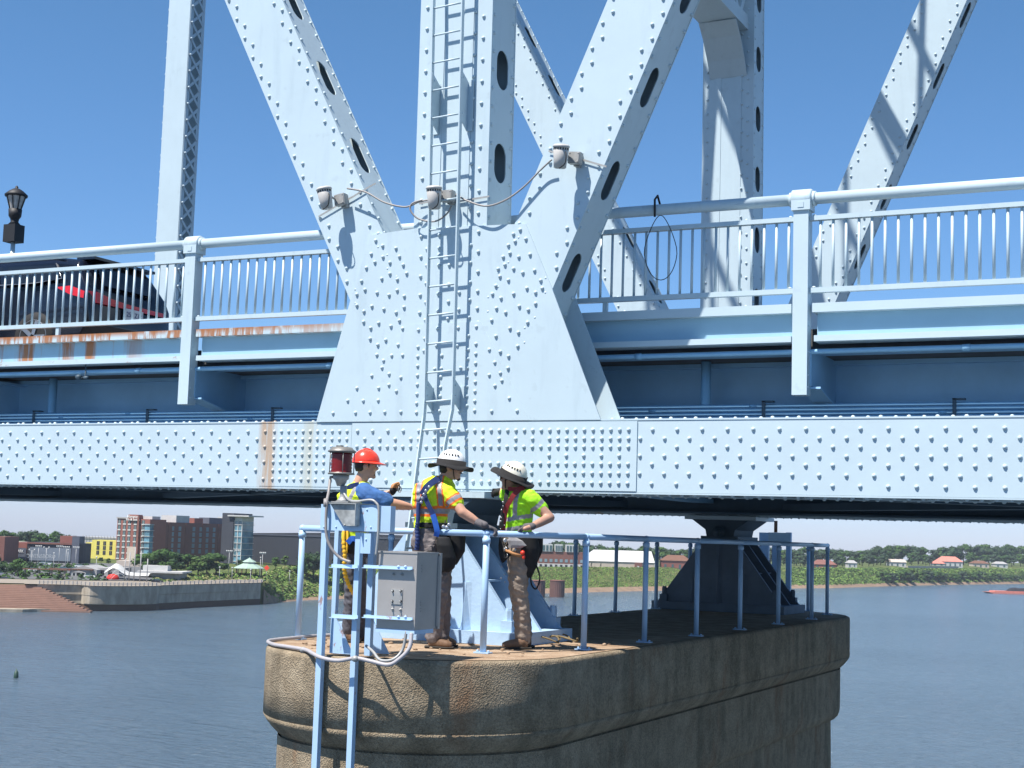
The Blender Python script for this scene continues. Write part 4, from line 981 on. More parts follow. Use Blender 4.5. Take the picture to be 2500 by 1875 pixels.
# gazebo
gz_ = empty('gazebo', gp(541, 690), math.atan2(RGT.y, RGT.x), 'two-tiered green-roofed octagonal gazebo near the end of the promenade', 'gazebo')
for nm, prof in (('lower_roof', [(7.2, 3.3), (7.0, 3.6), (2.8, 5.6)]), ('upper_roof', [(3.3, 6.2), (3.1, 6.4), (.3, 8.0), (.05, 8.5)])):
    mb = MB(); mb.lathe((0, 0, 0), prof, 8, smooth=False); o = mb.build(nm, G['teal'], None, loc=(0, 0, 0)); o.parent = gz_
mb = MB(); mb.lathe((0, 0, 0), [(2.6, 5.5), (2.6, 6.3)], 8, smooth=False); o = mb.build('lantern', G['lgrey'], None, loc=(0, 0, 0)); o.parent = gz_
for k in range(8):
    t_ = math.pi*k/4+.39; mb = MB(); mb.tube([(5.9*math.cos(t_), 5.9*math.sin(t_), 0), (5.9*math.cos(t_), 5.9*math.sin(t_), 3.5)], .25, 6); o = mb.build('column', G['wood'], None, loc=(0, 0, 0)); o.parent = gz_
# river wall
rw = empty('river_wall', gp(300, 590), 0, 'curved pale concrete river wall with dark wet base below the promenade', 'river wall')
us_ = list(range(88, 572, 6))
def wofs(u):   # the round bastion bulges out towards the river between u 190 and 350
    b = 0
    if 186 < u < 352: b = -9*math.sqrt(max(0, 1-((u-269)/84.)**2))**.7
    return b
def strip(z0, z1, off, m, name, th=1.2, us_=us_):
    mb = MB(); vs = []
    for u in us_:
        d_ = interp(u, DW)+3+wofs(u)+off
        for z in (z0, z1): p_ = bgxy(u, d_); vs.append((p_.x, p_.y, z))
        for z in (z1, z0): p_ = bgxy(u, d_+th); vs.append((p_.x, p_.y, z))
    n_ = len(us_); fs = [(i*4+j, i*4+(j+1) % 4, (i+1)*4+(j+1) % 4, (i+1)*4+j) for i in range(n_-1) for j in range(4)]
    fs += [(0, 3, 2, 1), tuple((n_-1)*4+j for j in range(4))]
    mb.add(vs, fs); return mb.build(name, m, rw)
G['wallc'] = mat('river wall concrete panels', (.26, .22, .165), .9, scale=.25, col2=(.44, .38, .29), stretch=(1, 1, .4))
strip(-33, -28.6, .8, G['wet'], 'wet_base'); strip(-28.6, -25.2, .3, G['wallc'], 'lower_course'); strip(-25.15, -21.6, -.2, G['wallc'], 'parapet_course')
strip(-28.3, -25.1, -.05, G['wallc'], 'bastion_course', us_=list(range(190, 350, 6)))
mb = MB(); vs = []
for u in range(60, 580, 10):
    for dd in (2.2+wofs(u), 6.5): p_ = bgxy(u, interp(u, DW)+dd); vs.append((p_.x, p_.y, -21.55+.01))
n_ = len(vs)//2; mb.add(vs, [(2*i, 2*i+1, 2*i+3, 2*i+2) for i in range(n_-1)]); mb.build('promenade_paving', G['path'], kind='structure')
def ground_strip(u0, u1, tl, dz, m, name):
    mb = MB(); us2 = [u0+(u1-u0)*i/30 for i in range(31)]; vs = [gp(u, interp(u, DW)+t_, dz) for u in us2 for t_ in tl]; n2 = len(tl)
    mb.add(vs, [(i*n2+j, i*n2+j+1, (i+1)*n2+j+1, (i+1)*n2+j) for i in range(30) for j in range(n2-1)]); return mb.build(name, m, kind='structure')
ground_strip(-60, 572, [6.5, 10, 18, 24], .35, G['path'], 'promenade_path')
ground_strip(-100, 345, [27, 34, 42, 48, 52, 56, 62, 75, 100, 130, 160], .3, G['asph'], 'parking_lot')
pr_ = empty('promenade_railing', gp(400, 610), 0, 'grey post railing along the top of the curved river wall', 'railing')
mb = MB()
for i, u in enumerate(range(92, 570, 9)):
    p_ = bgxy(u, interp(u, DW)+3.6+wofs(u)); p2 = bgxy(u+9, interp(u+9, DW)+3.6+wofs(u+9))
    m2 = MB(); m2.box((p_.x-.16, p_.y-.16, -21.6), (p_.x+.16, p_.y+.16, -20.2)); m2.build('post', G['grey'], pr_)
    mb.bar((p_.x, p_.y, -20.5), (p2.x, p2.y, -20.5), .12, .12, (0, 0, 1)); mb.bar((p_.x, p_.y, -21.0), (p2.x, p2.y, -21.0), .1, .1, (0, 0, 1))
mb.build('bars', G['grey'], pr_)
# terraced steps
stp = empty('terrace_steps', gp(30, 560), 0, 'broad reddish terraced steps descending to the river at left', 'steps')
for k in range(15):
    t_ = k/14; z1 = -22.0-(1-t_)*0-8.4*(1-t_); mb = MB()
    ue = 205-115*t_; A = bgxy(-120, 540+22*t_); B = bgxy(ue, interp(ue, DW)-14+17*t_); back = FWD*3.2
    v = [A, B, B+back, A+back]; mb.add([(p_.x, p_.y, z1) for p_ in v]+[(p_.x, p_.y, z1-2.2) for p_ in v], [(0, 1, 2, 3), (4, 7, 6, 5), (0, 4, 5, 1), (1, 5, 6, 2), (2, 6, 7, 3), (3, 7, 4, 0)])
    mb.build('step', G['steps'], stp)
mb = MB(); pts = [(-150, 532), (60, 541), (90, 547), (150, 552), (180, 560)]; vs = []
for u, dd in pts:
    a_ = bgxy(u, dd); b_ = bgxy(u, dd+6); vs += [(a_.x, a_.y, -32), (a_.x, a_.y, -29.9), (b_.x, b_.y, -29.9)]
mb.add(vs, [(3*i, 3*i+1, 3*i+4, 3*i+3) for i in range(4)]+[(3*i+1, 3*i+2, 3*i+5, 3*i+4) for i in range(4)]); mb.build('landing', G['wallc'], stp)
# round diamond road sign
ds = empty('road_sign', gp(579, 690), math.atan2(RGT.y, RGT.x), 'orange diamond road sign on the lawn beyond the gazebo', 'sign')
mb = MB(); mb.prism([(0, 3.2), (1.3, 4.5), (0, 5.8), (-1.3, 4.5)], -.1, .1); o = mb.build('panel', mat('sign orange', (.9, .07, .03), .5), None, loc=(0, 0, 0)); o.parent = ds
mb = MB(); mb.tube([(0, .15, 0), (0, .15, 3.4)], .1, 6); o = mb.build('post', G['grey'], None, loc=(0, 0, 0)); o.parent = ds

# ---- trees
ORD = ['first', 'second', 'third', 'fourth', 'fifth', 'sixth', 'seventh', 'eighth', 'ninth', 'tenth', 'eleventh', 'twelfth', 'thirteenth', 'fourteenth', 'fifteenth', 'sixteenth', 'seventeenth', 'eighteenth', 'nineteenth', 'twentieth']
def near_label(items, marks, what):
    """label each (object, u) by its order rightwards from the nearest landmark on its left"""
    items = sorted(items, key=lambda t: t[1]); cnt = {}
    for o, u in items:
        m_ = [nm for uu, nm in marks if uu <= u]; nm = m_[-1] if m_ else marks[0][1]; cnt[nm] = cnt.get(nm, 0)+1
        o['label'] = '%s %s to the right of %s' % (ORD[min(19, cnt[nm]-1)], what, nm)
M['leafs'] = [mat('leaf %d' % i, c, .8, var=.35, scale=.35, spec=.15) for i, c in enumerate([(.042, .085, .022), (.06, .115, .028), (.035, .065, .028), (.075, .125, .035), (.05, .08, .045)])]
M['bark'] = mat('bark', (.09, .065, .045), .9)
def tree_proto(kind, seed, h, w, leaf, nclump=16, ncard=34, cs=.75, base=.18):
    rd = random.Random(seed)
    mb = MB(); clumps = []
    for k in range(nclump):
        t_ = rd.random(); ang = rd.uniform(0, 6.28); hh = h*(base+.12+(.86-base-.12)*t_)
        prof = math.sin(math.pi*min(1, (.18+t_*.72)))**.6 if kind != 'cone' else (1-t_)*.9+.05
        rr = w/2*prof*rd.uniform(.25, .78); cr_ = w*.5*rd.uniform(.34, .5)*(prof*.5+.5) if kind != 'cone' else w*.25*(1.1-t_)
        clumps.append((Vector((rr*math.cos(ang), rr*math.sin(ang), hh)), cr_))
    for c_, r_ in clumps:
        mb.ico(c_, r_*.72, 0, 1, .22, (1, 1, .85))
        for j in range(ncard):
            n_ = Vector((rd.gauss(0, 1), rd.gauss(0, 1), rd.gauss(0, 1)+.25)).normalized(); p_ = c_+Vector((n_.x, n_.y, n_.z*.85))*r_*rd.uniform(.72, 1.08)
            a_ = n_.cross(Vector((rd.random(), rd.random(), rd.random()+.1))).normalized(); b_ = (n_+Vector((rd.uniform(-.5, .5),)*3)).cross(a_).normalized(); s_ = cs*rd.uniform(.5, 1.1)
            mb.add([p_-a_*s_*.5-b_*s_*.4, p_+a_*s_*.5-b_*s_*.3, p_+a_*s_*.2+b_*s_*.5, p_-a_*s_*.4+b_*s_*.45], [(0, 1, 2, 3)])
    tr = MB(); tr.tube([(0, 0, -.5), (w*.01, 0, h*.2), (-w*.01, w*.01, h*.6)], [h*.028, h*.021, h*.008], 7)
    for k in range(5):
        ang = k*1.3+seed; tr.tube([(0, 0, h*(.2+.06*k)), (math.cos(ang)*w*.26, math.sin(ang)*w*.26, h*(.42+.08*k))], [h*.012, h*.004], 5)
    r_ = empty('tree', (0, 0, 0), 0, 'x', 'tree')
    o1 = tr.build('trunk', M['bark'], None, loc=(0, 0, 0)); o2 = mb.build('crown', leaf, None, loc=(0, 0, 0), fix=False); o1.parent = r_; o2.parent = r_
    return r_
PT_ = [tree_proto('round', 1, 10, 9, M['leafs'][0]), tree_proto('round', 2, 10, 8, M['leafs'][1]), tree_proto('round', 3, 10, 9.5, M['leafs'][2]), tree_proto('tall', 4, 10, 6.5, M['leafs'][3]), tree_proto('round', 5, 10, 8.5, M['leafs'][4], 20, 30), tree_proto('cone', 6, 10, 3.6, M['leafs'][2], 14, 26, .55)]
used = set()
def tree(k, u, d_, hgt, label, group=None, dz=0, wid=1.0):
    src = PT_[k]; p_ = gp(u, d_, dz)
    if k in used: o = copy_tree(src)
    else: used.add(k); o = src
    o.location = p_; s_ = hgt/10; o.scale = (s_*wid, s_*wid, s_); o.rotation_euler = (0, 0, random.uniform(0, 6.28)); o['label'] = label
    if group: o['group'] = group
    return o
def tree_v(k, u, vtop, d_, label, group=None, wid=1.0, dz=0):
    return tree(k, u, d_, max(2.5, (zt(u, vtop, d_)-gz(u, d_)-dz)*1.07), label, group, dz, wid)
gt = 'row of trees in front of the brick hotel'
RL_ = ['pale green tree at the left end of the row below the hotel', 'second tree of the row below the hotel, under the glazed corner', 'tallest rounded tree of the row below the hotel', 'dark tree fourth from the left in the hotel row', 'middle tree of the row with a low crown', 'lowest light green tree of the hotel row', 'second last tree of the hotel row', 'last tree of the hotel row, before the dark tower']
for i, (u, vt) in enumerate(((312, 1199), (338, 1194), (360, 1189), (386, 1196), (410, 1200), (432, 1203), (450, 1198), (470, 1198))):
    tree_v([1, 0, 0, 2, 0, 3, 0, 0][i], u, vt-3, dv(u, 1241+2*(i % 3)), RL_[i], gt, 1.45)
lone = [(44, 1206, dv(44, 1247), 'bright green tree standing among the parked cars', 1), (3, 1213, dv(3, 1249), 'bushy green tree at the left end of the promenade', 2), (54, 1231, dv(54, 1251), 'small bright shrub tree in front of the bright green one', 1), (30, 1218, dv(30, 1243), 'dark tree below the PARK sign', 2), (88, 1231, dv(88, 1243), 'small dark tree left of the second lamp post in the car park', 2), (112, 1233, dv(112, 1244), 'small dark tree in the middle of the car park', 0), (134, 1228, dv(134, 1241), 'small round tree near the blue car', 2), (181, 1240, dv(181, 1252), 'green shrub beside the black parked car', 1), (70, 1212, dv(70, 1230), 'narrow tree in front of the mural screen edge', 2), (150, 1215, dv(150, 1232), 'tree before the stair tower of the mural building', 0), (222, 1203, 735, 'round dark tree in front of the yellow building', 2), (238, 1205, 725, 'dark tree beside the beige store wall', 0), (520, 1208, 740, 'small tree left of the green gazebo roof', 2), (598, 1203, 745, 'light green tree right of the orange road sign', 1), (618, 1199, 745, 'leafy tree behind the lawn, left of the pier railing post', 3), (655, 1194, 740, 'dark rounded tree seen through the railing beside the beacon stand', 0), (680, 1193, 745, 'dark tree immediately left of the beacon stand legs', 2), (-5, 1200, 650, 'dark tree cut by the left edge of the photo', 2), (745, 1200, 745, 'tree seen between the legs of the beacon stand', 2), (505, 1232, 668, 'small clipped tree near the gazebo columns', 0), (206, 1242, 628, 'small dark shrub tree in front of the columned hall', 1), (232, 1239, 630, 'small dark tree in front of the grey annex', 2)]
for u, vt, d_, lb, k in lone: tree_v(k, u, vt, d_, lb)
gb = 'wooded skyline behind the town'
rd = random.Random(5); acc = []
for i, (u, vt) in enumerate([(-25, 1150), (8, 1146), (25, 1150), (40, 1158), (52, 1147), (72, 1146), (90, 1152), (105, 1158), (118, 1148), (135, 1155), (150, 1156), (165, 1158), (185, 1162)]):
    acc.append((tree_v([2, 0, 1, 0, 4][i % 5], u, vt, 930+rd.uniform(-25, 25), 'x', gb, 1.15), u))
near_label(acc, [(-50, 'the left photo edge'), (60, 'the mural building corner')], 'skyline tree')
# ================================================================== FAR SHORE, RIGHT
acc = []
for i in range(76):
    u = 930+i*17.5+rd.uniform(-6, 6)
    if u > 2225: break
    d0 = interp(u, DW); vt = (1183-(u-1250)*.0) if u < 1450 else 1187
    vt = interp(u, [(930, 1178), (1200, 1172), (1330, 1177), (1480, 1186), (1700, 1182), (1850, 1185), (1925, 1172), (1960, 1176), (2010, 1188), (2060, 1183), (2085, 1172), (2130, 1180), (2212, 1178)])+rd.uniform(-3, 7)
    acc.append((tree_v([2, 0, 4, 1, 2][i % 5], u, vt, d0+190+rd.uniform(0, 90), 'x', 'woodland line on the right bank', 1.25), u))
near_label(acc, [(900, 'the centre worker'), (1160, 'the third worker'), (1262, 'the brick apartments'), (1414, 'the warehouse gable'), (1550, 'the far pedestal axis'), (1740, 'the far pedestal foot'), (1815, 'the last pier railing post'), (1940, 'the two-storey grey house'), (2050, 'the red-roofed villa'), (2135, 'the brown-roofed bungalow')], 'woodland tree')
acc = []
for i in range(40):
    u = 1700+i*13.5+rd.uniform(-5, 5); d0 = interp(u, DW)
    if u > 2220: break
    if abs(u-2052) < 30 or abs(u-1942) < 18 or abs(u-1772) < 34: continue
    acc.append((tree_v([0, 2, 1, 4, 0][i % 5], u, interp(u, [(1700, 1200), (1900, 1196), (2212, 1192)])+rd.uniform(-3, 8), d0+110+rd.uniform(0, 40), 'x', 'garden trees on the right bank', 1.1), u))
near_label(acc, [(1690, 'the far pedestal foot'), (1805, 'the hipped brick house'), (1956, 'the two-storey grey house'), (2078, 'the white villa')], 'garden tree')
# bank scrub
def scrub(name, us0, us1, t0, t1, n, s0, s1, mats_, label, seed=2):
    rd = random.Random(seed); mb = MB()
    for i in range(n):
        u = rd.uniform(us0, us1); t_ = rd.uniform(t0, t1); d_ = interp(u, DW)+t_; p_ = gp(u, d_); s_ = rd.uniform(s0, s1); mi = rd.randrange(len(mats_))
        for j in range(9):
            n_ = Vector((rd.gauss(0, 1), rd.gauss(0, 1), abs(rd.gauss(0, 1)))).normalized(); q_ = p_+n_*s_*rd.uniform(.3, 1); a_ = n_.cross(Vector((.3, .5, .8))).normalized()*s_*.5; b_ = n_.cross(a_).normalized()*s_*.42
            mb.add([q_-a_-b_, q_+a_-b_*.7, q_+a_*.5+b_, q_-a_*.7+b_*.9], [(0, 1, 2, 3)], mi)
    return mb.build(name, mats_, fix=False, kind='stuff', label=label, cat='vegetation')
LF = M['leafs']; lg = mat('bank grass', (.15, .24, .045), .9, var=.3, scale=.1); lg2 = mat('dry bank grass', (.20, .20, .07), .9, var=.3, scale=.1)
scrub('bank_vegetation', 574, 930, 3, 58, 5200, .5, 1.3, [lg, LF[3], lg, lg2], 'green scrub covering the left river bank', 3)
scrub('bank_vegetation', 930, 1720, 10, 62, 8500, .3, .75, [lg, lg, lg2, LF[3], lg], 'grassy scrub on the steep bank below the warehouse', 4)
scrub('bank_vegetation', 1700, 2240, 8, 66, 5200, .7, 1.5, [LF[1], lg, lg, LF[3]], 'green scrub along the far right bank', 5)
acc = []
for i in range(34):
    u = 1905+i*9.6; d_ = interp(u, DW)+rd.uniform(10, 22)
    acc.append((tree([1, 0, 4, 3][i % 4], u, d_, rd.uniform(9, 12.5)*(1 if u < 2130 else .8), 'x', 'riverside willow thicket', -1.5, 1.35), u))
near_label(acc, [(1900, 'the grass spit below the grey house'), (2010, 'the villa wall'), (2120, 'the barge bow')], 'shore willow')
mud = MB(); vs = []
for u in range(575, 2260, 25):
    for t_ in (-2.5, 9): p_ = gp(u, interp(u, DW)+t_, .35 if t_ > 0 else .0); vs.append(p_)
n_ = len(vs)//2; mud.add(vs, [(2*i, 2*i+1, 2*i+3, 2*i+2) for i in range(n_-1)]); mud.build('mud_shore', mat('shore mud', (.24, .16, .10), .9, var=.2, scale=.2), kind='structure')
scrub('car_park_shrubs', -40, 235, 24, 130, 420, .7, 1.6, [LF[0], LF[2], LF[1]], 'low dark shrubs between the rows of parked cars', 6)
scrub('promenade_planting', 330, 560, 20, 60, 500, .4, 1.1, [LF[1], lg, lg2], 'low green and yellow planting behind the river wall', 7)
# buildings on the right bank
ap = Frame('brick_apartments', 1163, 1262, 985, 1176, 20, 'dark brick apartment block with white upper bays behind the third worker', 'apartments', base=-18.4)
ap.box('wall', G['dbrick'], 0, ap.w, 0, 20, 3.6, ap.h*.70); ap.box('ground_floor', G['lgrey'], 0, ap.w, -.3, 20, 0, 3.58)
for f0, f1 in ((.0, .30), (.36, .52), (.60, .86)):
    ap.box('upper_bay', G['white'], ap.w*f0, ap.w*f1, -.6, 18, ap.h*.70+.02, ap.h)
    for k in range(4): ap.box('window', G['glass'], ap.w*(f0+(f1-f0)*(k+.15)/4), ap.w*(f0+(f1-f0)*(k+.8)/4), -.8, -.62, ap.h*.74, ap.h*.95)
for k in range(9):
    ap.box('window', G['pane'], ap.w*(k+.2)/9, ap.w*(k+.75)/9, -.2, -.02, 4.6, 6.6); ap.box('window', G['dark'], ap.w*(k+.25)/9, ap.w*(k+.7)/9, -.5, -.32, .4, 3)
whs = Frame('warehouse', 1258, 1414, 1060, 1213, 42, 'wide beige warehouse with a pale metal gable roof on the right bank', 'warehouse', base=-19)
whs.box('wall', G['tan'], 0, whs.w*.985, 0, 40, 0, whs.h*.98)
mb = MB(); hh = zt(1330, 1190, 1080)-whs.zb
mb.add([(-.5, -.5, whs.h), (whs.w, -.5, whs.h), (whs.w*.99, 22, hh+.5), (9, 22, hh+.5), (-.5, 42, whs.h), (whs.w, 42, whs.h)], [(0, 1, 2, 3), (3, 2, 5, 4), (0, 3, 4), (1, 5, 2), (0, 4, 5, 1)]); whs.put(mb, 'roof', G['lgrey'])
mb = MB(); mb.add([(whs.w, -.3, 0), (whs.w+7, 41, 0), (whs.w+7, 41, whs.h), (whs.w+3.6, 22, hh+.4), (whs.w, -.3, whs.h), (whs.w-.6, 0, 0), (whs.w-.6, 0, whs.h)], [(0, 1, 2, 3, 4), (0, 4, 6, 5)]); whs.put(mb, 'gable_end', G['grey'])
whs.box('entrance', G['dbrick'], whs.w*.72, whs.w*.82, -3, -.02, 0, whs.h*1.0); whs.box('door', G['lgrey'], whs.w*.75, whs.w*.78, -3.2, -3.02, 0, 3.2)
for i, u in enumerate((1263, 1270, 1278, 1298)): tree(5, u, 1050, 5.4-.5*(i % 2), ORD[i]+' clipped evergreen from the left along the beige warehouse wall', 'clipped evergreens by the warehouse', 0, .9)
def house(u0, u1, vt, ve, d_, wallm, roofm, label, depth=14, hip=True):
    f = Frame('house', u0, u1, d_, ve, depth, label, 'house')
    f.box('wall', G[wallm], 0, f.w, 0, depth, 0, f.h); hh = zt((u0+u1)/2, vt, d_)-f.zb; w_ = f.w; i_ = w_*.22 if hip else .1
    mb = MB(); mb.add([(-.6, -.6, f.h), (w_+.6, -.6, f.h), (w_+.6, depth+.6, f.h), (-.6, depth+.6, f.h), (i_, depth/2, hh), (w_-i_, depth/2, hh)], [(0, 1, 5, 4), (2, 3, 4, 5), (0, 4, 3), (1, 2, 5), (0, 3, 2, 1)]); f.put(mb, 'roof', G[roofm])
    n_ = max(2, int(w_/5))
    for k in range(n_): f.box('window', G['glass'], w_*(k+.3)/n_, w_*(k+.6)/n_, -.12, -.02, f.h*.35, f.h*.75)
    return f
house(1430, 1492, 1199, 1211, 1075, 'brick', 'wood', 'brick house with a brown dormered roof right of the warehouse')
house(1757, 1806, 1209, 1219, 1278, 'brick', 'dbrick', 'low brown brick house with hipped roof on the right bank')
house(1920, 1956, 1208, 1214, 1432, 'lgrey', 'tan', 'two-storey grey house with tan roof above the willow thicket', 12, False)
house(2025, 2078, 1202, 1213, 1548, 'white', 'redroof', 'large white villa with red tiled roofs near the right edge')
house(2012, 2040, 1212, 1217, 1538, 'white', 'redroof', 'low red-roofed wing left of the white villa', 9)
house(2100, 2135, 1211, 1217, 1602, 'tan', 'wood', 'small bungalow with brown roof right of the white villa')
house(2148, 2175, 1213, 1218, 1645, 'white', 'grey', 'small white bungalow near the right edge of the photo')
house(1830, 1850, 1210, 1216, 1330, 'lgrey', 'grey', 'small pale house half hidden by garden trees', 10)
lw = empty('retaining_wall', gp(1990, 1440), 0, 'long pale stone retaining wall in front of the villa', 'wall')
mb = MB(); A, B = gp(1958, 1422), gp(2068, 1528); mb.bar(A+Vector((0, 0, 1.3)), B+Vector((0, 0, 1.3)), 1, 3.2, (0, 0, 1)); mb.build('wall_face', G['tan'], lw)
# mooring cells
for u, lb in ((1205, 'rusty round sheet-pile mooring cell to the right'), (1163, 'rusty round sheet-pile mooring cell half hidden by the third worker')):
    d_ = 30.6/ (U(1288, u)); p_ = bgxy(u, 32.04/U(1288, u)*1.0); r_ = 4.1; hgt = (1288-1253)*K/F*(32.04/U(1288, u))
    e_ = empty('mooring_cell', (p_.x, p_.y, WZ-1), 0, lb, 'mooring cell', 'mooring cells by the right bank')
    mb = MB(); prof = []; n_ = 48
    vs = [(p_.x+r_*(1+.03*(k % 2))*math.cos(2*math.pi*k/n_), p_.y+r_*(1+.03*(k % 2))*math.sin(2*math.pi*k/n_), z) for z in (WZ-1, WZ+hgt) for k in range(n_)]
    mb.add(vs, [(k, (k+1) % n_, n_+(k+1) % n_, n_+k) for k in range(n_)]+[tuple(range(n_, 2*n_))]); mb.build('sheet_piles', G['pile'], e_)
    mb = MB(); mb.lathe((p_.x, p_.y, WZ+hgt), [(r_*1.06, -.2), (r_*1.06, .25), (r_*.9, .3)], 32); mb.build('cap', G['dbrick'], e_)
# barge
bd = 32/U(1282, 2195); e_ = empty('barge', bgxy(2215, bd)+Vector((0, 0, WZ)), math.atan2(RGT.y, RGT.x)+.12, 'rust-red river barge heaped with black coal at the right edge', 'barge')
mb = MB(); mb.add([(-32, 0, 1.2), (60, 0, 1.2), (60, 12, 1.2), (-32, 12, 1.2), (-24, 0, -1), (60, 0, -1), (60, 12, -1), (-24, 12, -1)], [(0, 1, 2, 3), (0, 4, 5, 1), (3, 2, 6, 7), (0, 3, 7, 4), (1, 5, 6, 2), (4, 7, 6, 5)]); mb.box((-26, .6, 1.21), (58, 11.4, 2.2)); o = mb.build('hull', G['redroof'], None, loc=(0, 0, 0)); o.parent = e_
mb = MB(); vs = []; 
for i in range(20):
    for j in range(5): x = -14+i*3.6; vs.append((x, 1.4+j*2.3, 2.21+(0 if j in (0, 4) or i == 0 else 2.6*math.sin(j/4*math.pi)+random.uniform(-.4, .4))))
mb.add(vs, [(i*5+j, i*5+j+1, (i+1)*5+j+1, (i+1)*5+j) for i in range(19) for j in range(4)]); o = mb.build('coal_heap', G['dark'], None, loc=(0, 0, 0)); o.parent = e_
# buoy
e_ = empty('channel_buoy', bgxy(55, 32.04/U(1458, 55))+Vector((0, 0, WZ)), 0, 'small dark green can buoy floating on the river at left', 'buoy')
mb = MB(); mb.lathe((0, 0, 0), [(.45, -.3), (.5, .2), (.42, 1.3), (.2, 1.4), (.12, 1.9)], 14); o = mb.build('float', mat('buoy green', (.015, .05, .03), .5), None, loc=(0, 0, 0)); o.parent = e_
# lamp posts and cars of the promenade car park
lampacc = []
def lamp_post(u, d_, heads, h_, label, grp):
    e_ = lamp_acc_e = empty('lamp_post', gp(u, d_), math.atan2(RGT.y, RGT.x), label, 'lamp post', grp)
    mb = MB(); mb.tube([(0, 0, 0), (0, 0, h_)], [.14, .09], 6)
    if heads > 1: mb.box((-1.3, -.06, h_-.1), (1.3, .06, h_+.05))
    o = mb.build('pole', G['lgrey'], None, loc=(0, 0, 0)); o.parent = e_
    lampacc.append((e_, u))
    for x in ([-1.2, -.4, .4, 1.2] if heads == 4 else [-1.1, 1.1] if heads == 2 else [0]):
        mb = MB(); mb.lathe((x, 0, h_), [(.12, 0), (.38, .35), (.3, .7), (.05, .8)], 8); o = mb.build('lamp_head', G['white'], None, loc=(0, 0, 0)); o.parent = e_
for i, (u, d_, hd, h_) in enumerate(((103, 650, 2, 9), (120, 640, 1, 7), (146, 660, 4, 9), (150, 655, 1, 8), (167, 690, 4, 8), (72, 645, 2, 8), (2, 610, 1, 7), (212, 640, 1, 6), (368, 640, 1, 6), (497, 690, 4, 10), (545, 655, 1, 5), (515, 700, 4, 10), (569, 700, 4, 10), (565, 680, 1, 9), (629, 715, 1, 6), (658, 715, 1, 6), (478, 650, 1, 5), (505, 655, 1, 5), (86, 690, 4, 8), (131, 700, 4, 8))):
    lamp_post(u, d_, hd, h_, 'white-headed lamp post standing in the riverside park and car park', 'lamp posts of the riverside park')
near_label(lampacc, [(-50, 'the left photo edge'), (60, 'the mural screen edge'), (140, 'the mural building tower'), (210, 'the small columned hall'), (360, 'the flat white pavilion roof'), (520, 'the glass tower'), (575, 'the orange road sign')], 'white lamp post')
carc = {}
def mini_car(u, d_, col, label, rot=0):
    key = tuple(col)
    e_ = empty('parked_car', gp(u, d_), math.atan2(RGT.y, RGT.x)+rot, label, 'car', 'cars parked behind the river wall')
    if key not in carc: carc[key] = mat('car paint %d' % len(carc), col, .3, var=.02)
    mb = MB(); mb.prism([(-2.3, .35), (2.3, .35), (2.35, .95), (1.4, 1.05), (-2.1, 1.1), (-2.35, .9)], -.9, .9); o = mb.build('body', carc[key], None, loc=(0, 0, 0)); o.parent = e_
    mb = MB(); mb.prism([(-1.9, 1.1), (1.2, 1.06), (.6, 1.6), (-1.4, 1.62)], -.8, .8); o = mb.build('cabin', G['glass'], None, loc=(0, 0, 0)); o.parent = e_
    for x in (-1.45, 1.45): mb = MB(); mb.lathe((x, -.92, .35), [(.35, 0), (.35, .2)], 10, (0, 1, 0)); o = mb.build('wheel', G['dark'], None, loc=(0, 0, 0)); o.parent = e_
for i, (u, d_, c_, lb) in enumerate(((79, 628, (.75, .75, .75), 'white pickup-sized car beside the bright green tree'), (143, 645, (.1, .2, .4), 'blue car left of the red cars'), (163, 640, (.5, .03, .04), 'dark red car at the left of the small hall'), (172, 648, (.6, .03, .05), 'bright red car touching the corner of the hall'), (182, 612, (.03, .03, .05), 'black car parked before the columned porch'), (199, 606, (.75, .75, .74), 'white car beside the black car'), (233, 622, (.35, .4, .42), 'silver car before the grey annex'), (248, 620, (.4, .45, .48), 'pale grey car left of the tent'), (262, 622, (.3, .36, .38), 'grey car touching the tent'), (345, 603, (.02, .02, .03), 'black car right of the mast sculpture'), (100, 690, (.7, .7, .7), 'white car in front of the mural screen'), (112, 685, (.65, .65, .65), 'second white car in front of the mural screen'), (95, 672, (.3, .3, .32), 'grey car in the middle of the car park'), (177, 672, (.75, .75, .75), 'white van-like car behind the hall corner'), (6, 600, (.4, .4, .45), 'grey car at the left edge of the photo'))):
    mini_car(u, d_, c_, lb, random.uniform(-.4, .4))
for i, (u, c_) in enumerate(((165, 0), (108, 1))):
    e_ = empty('pergola', gp(u-5, 605 if i else 612), math.atan2(RGT.y, RGT.x), 'brown timber pergola on the promenade, ' + ('left one' if i else 'right one, nearer the small hall'), 'pergola')
    mb = MB(); mb.box((-9, -1, 2.6), (9, 1.5, 3.0)); o = mb.build('roof', G['wood'], None, loc=(0, 0, 0)); o.parent = e_
    for x in (-8, -2.5, 2.5, 8): mb = MB(); mb.box((x-.3, -.5, 0), (x+.3, .1, 2.6)); o = mb.build('column', G['path'], None, loc=(0, 0, 0)); o.parent = e_
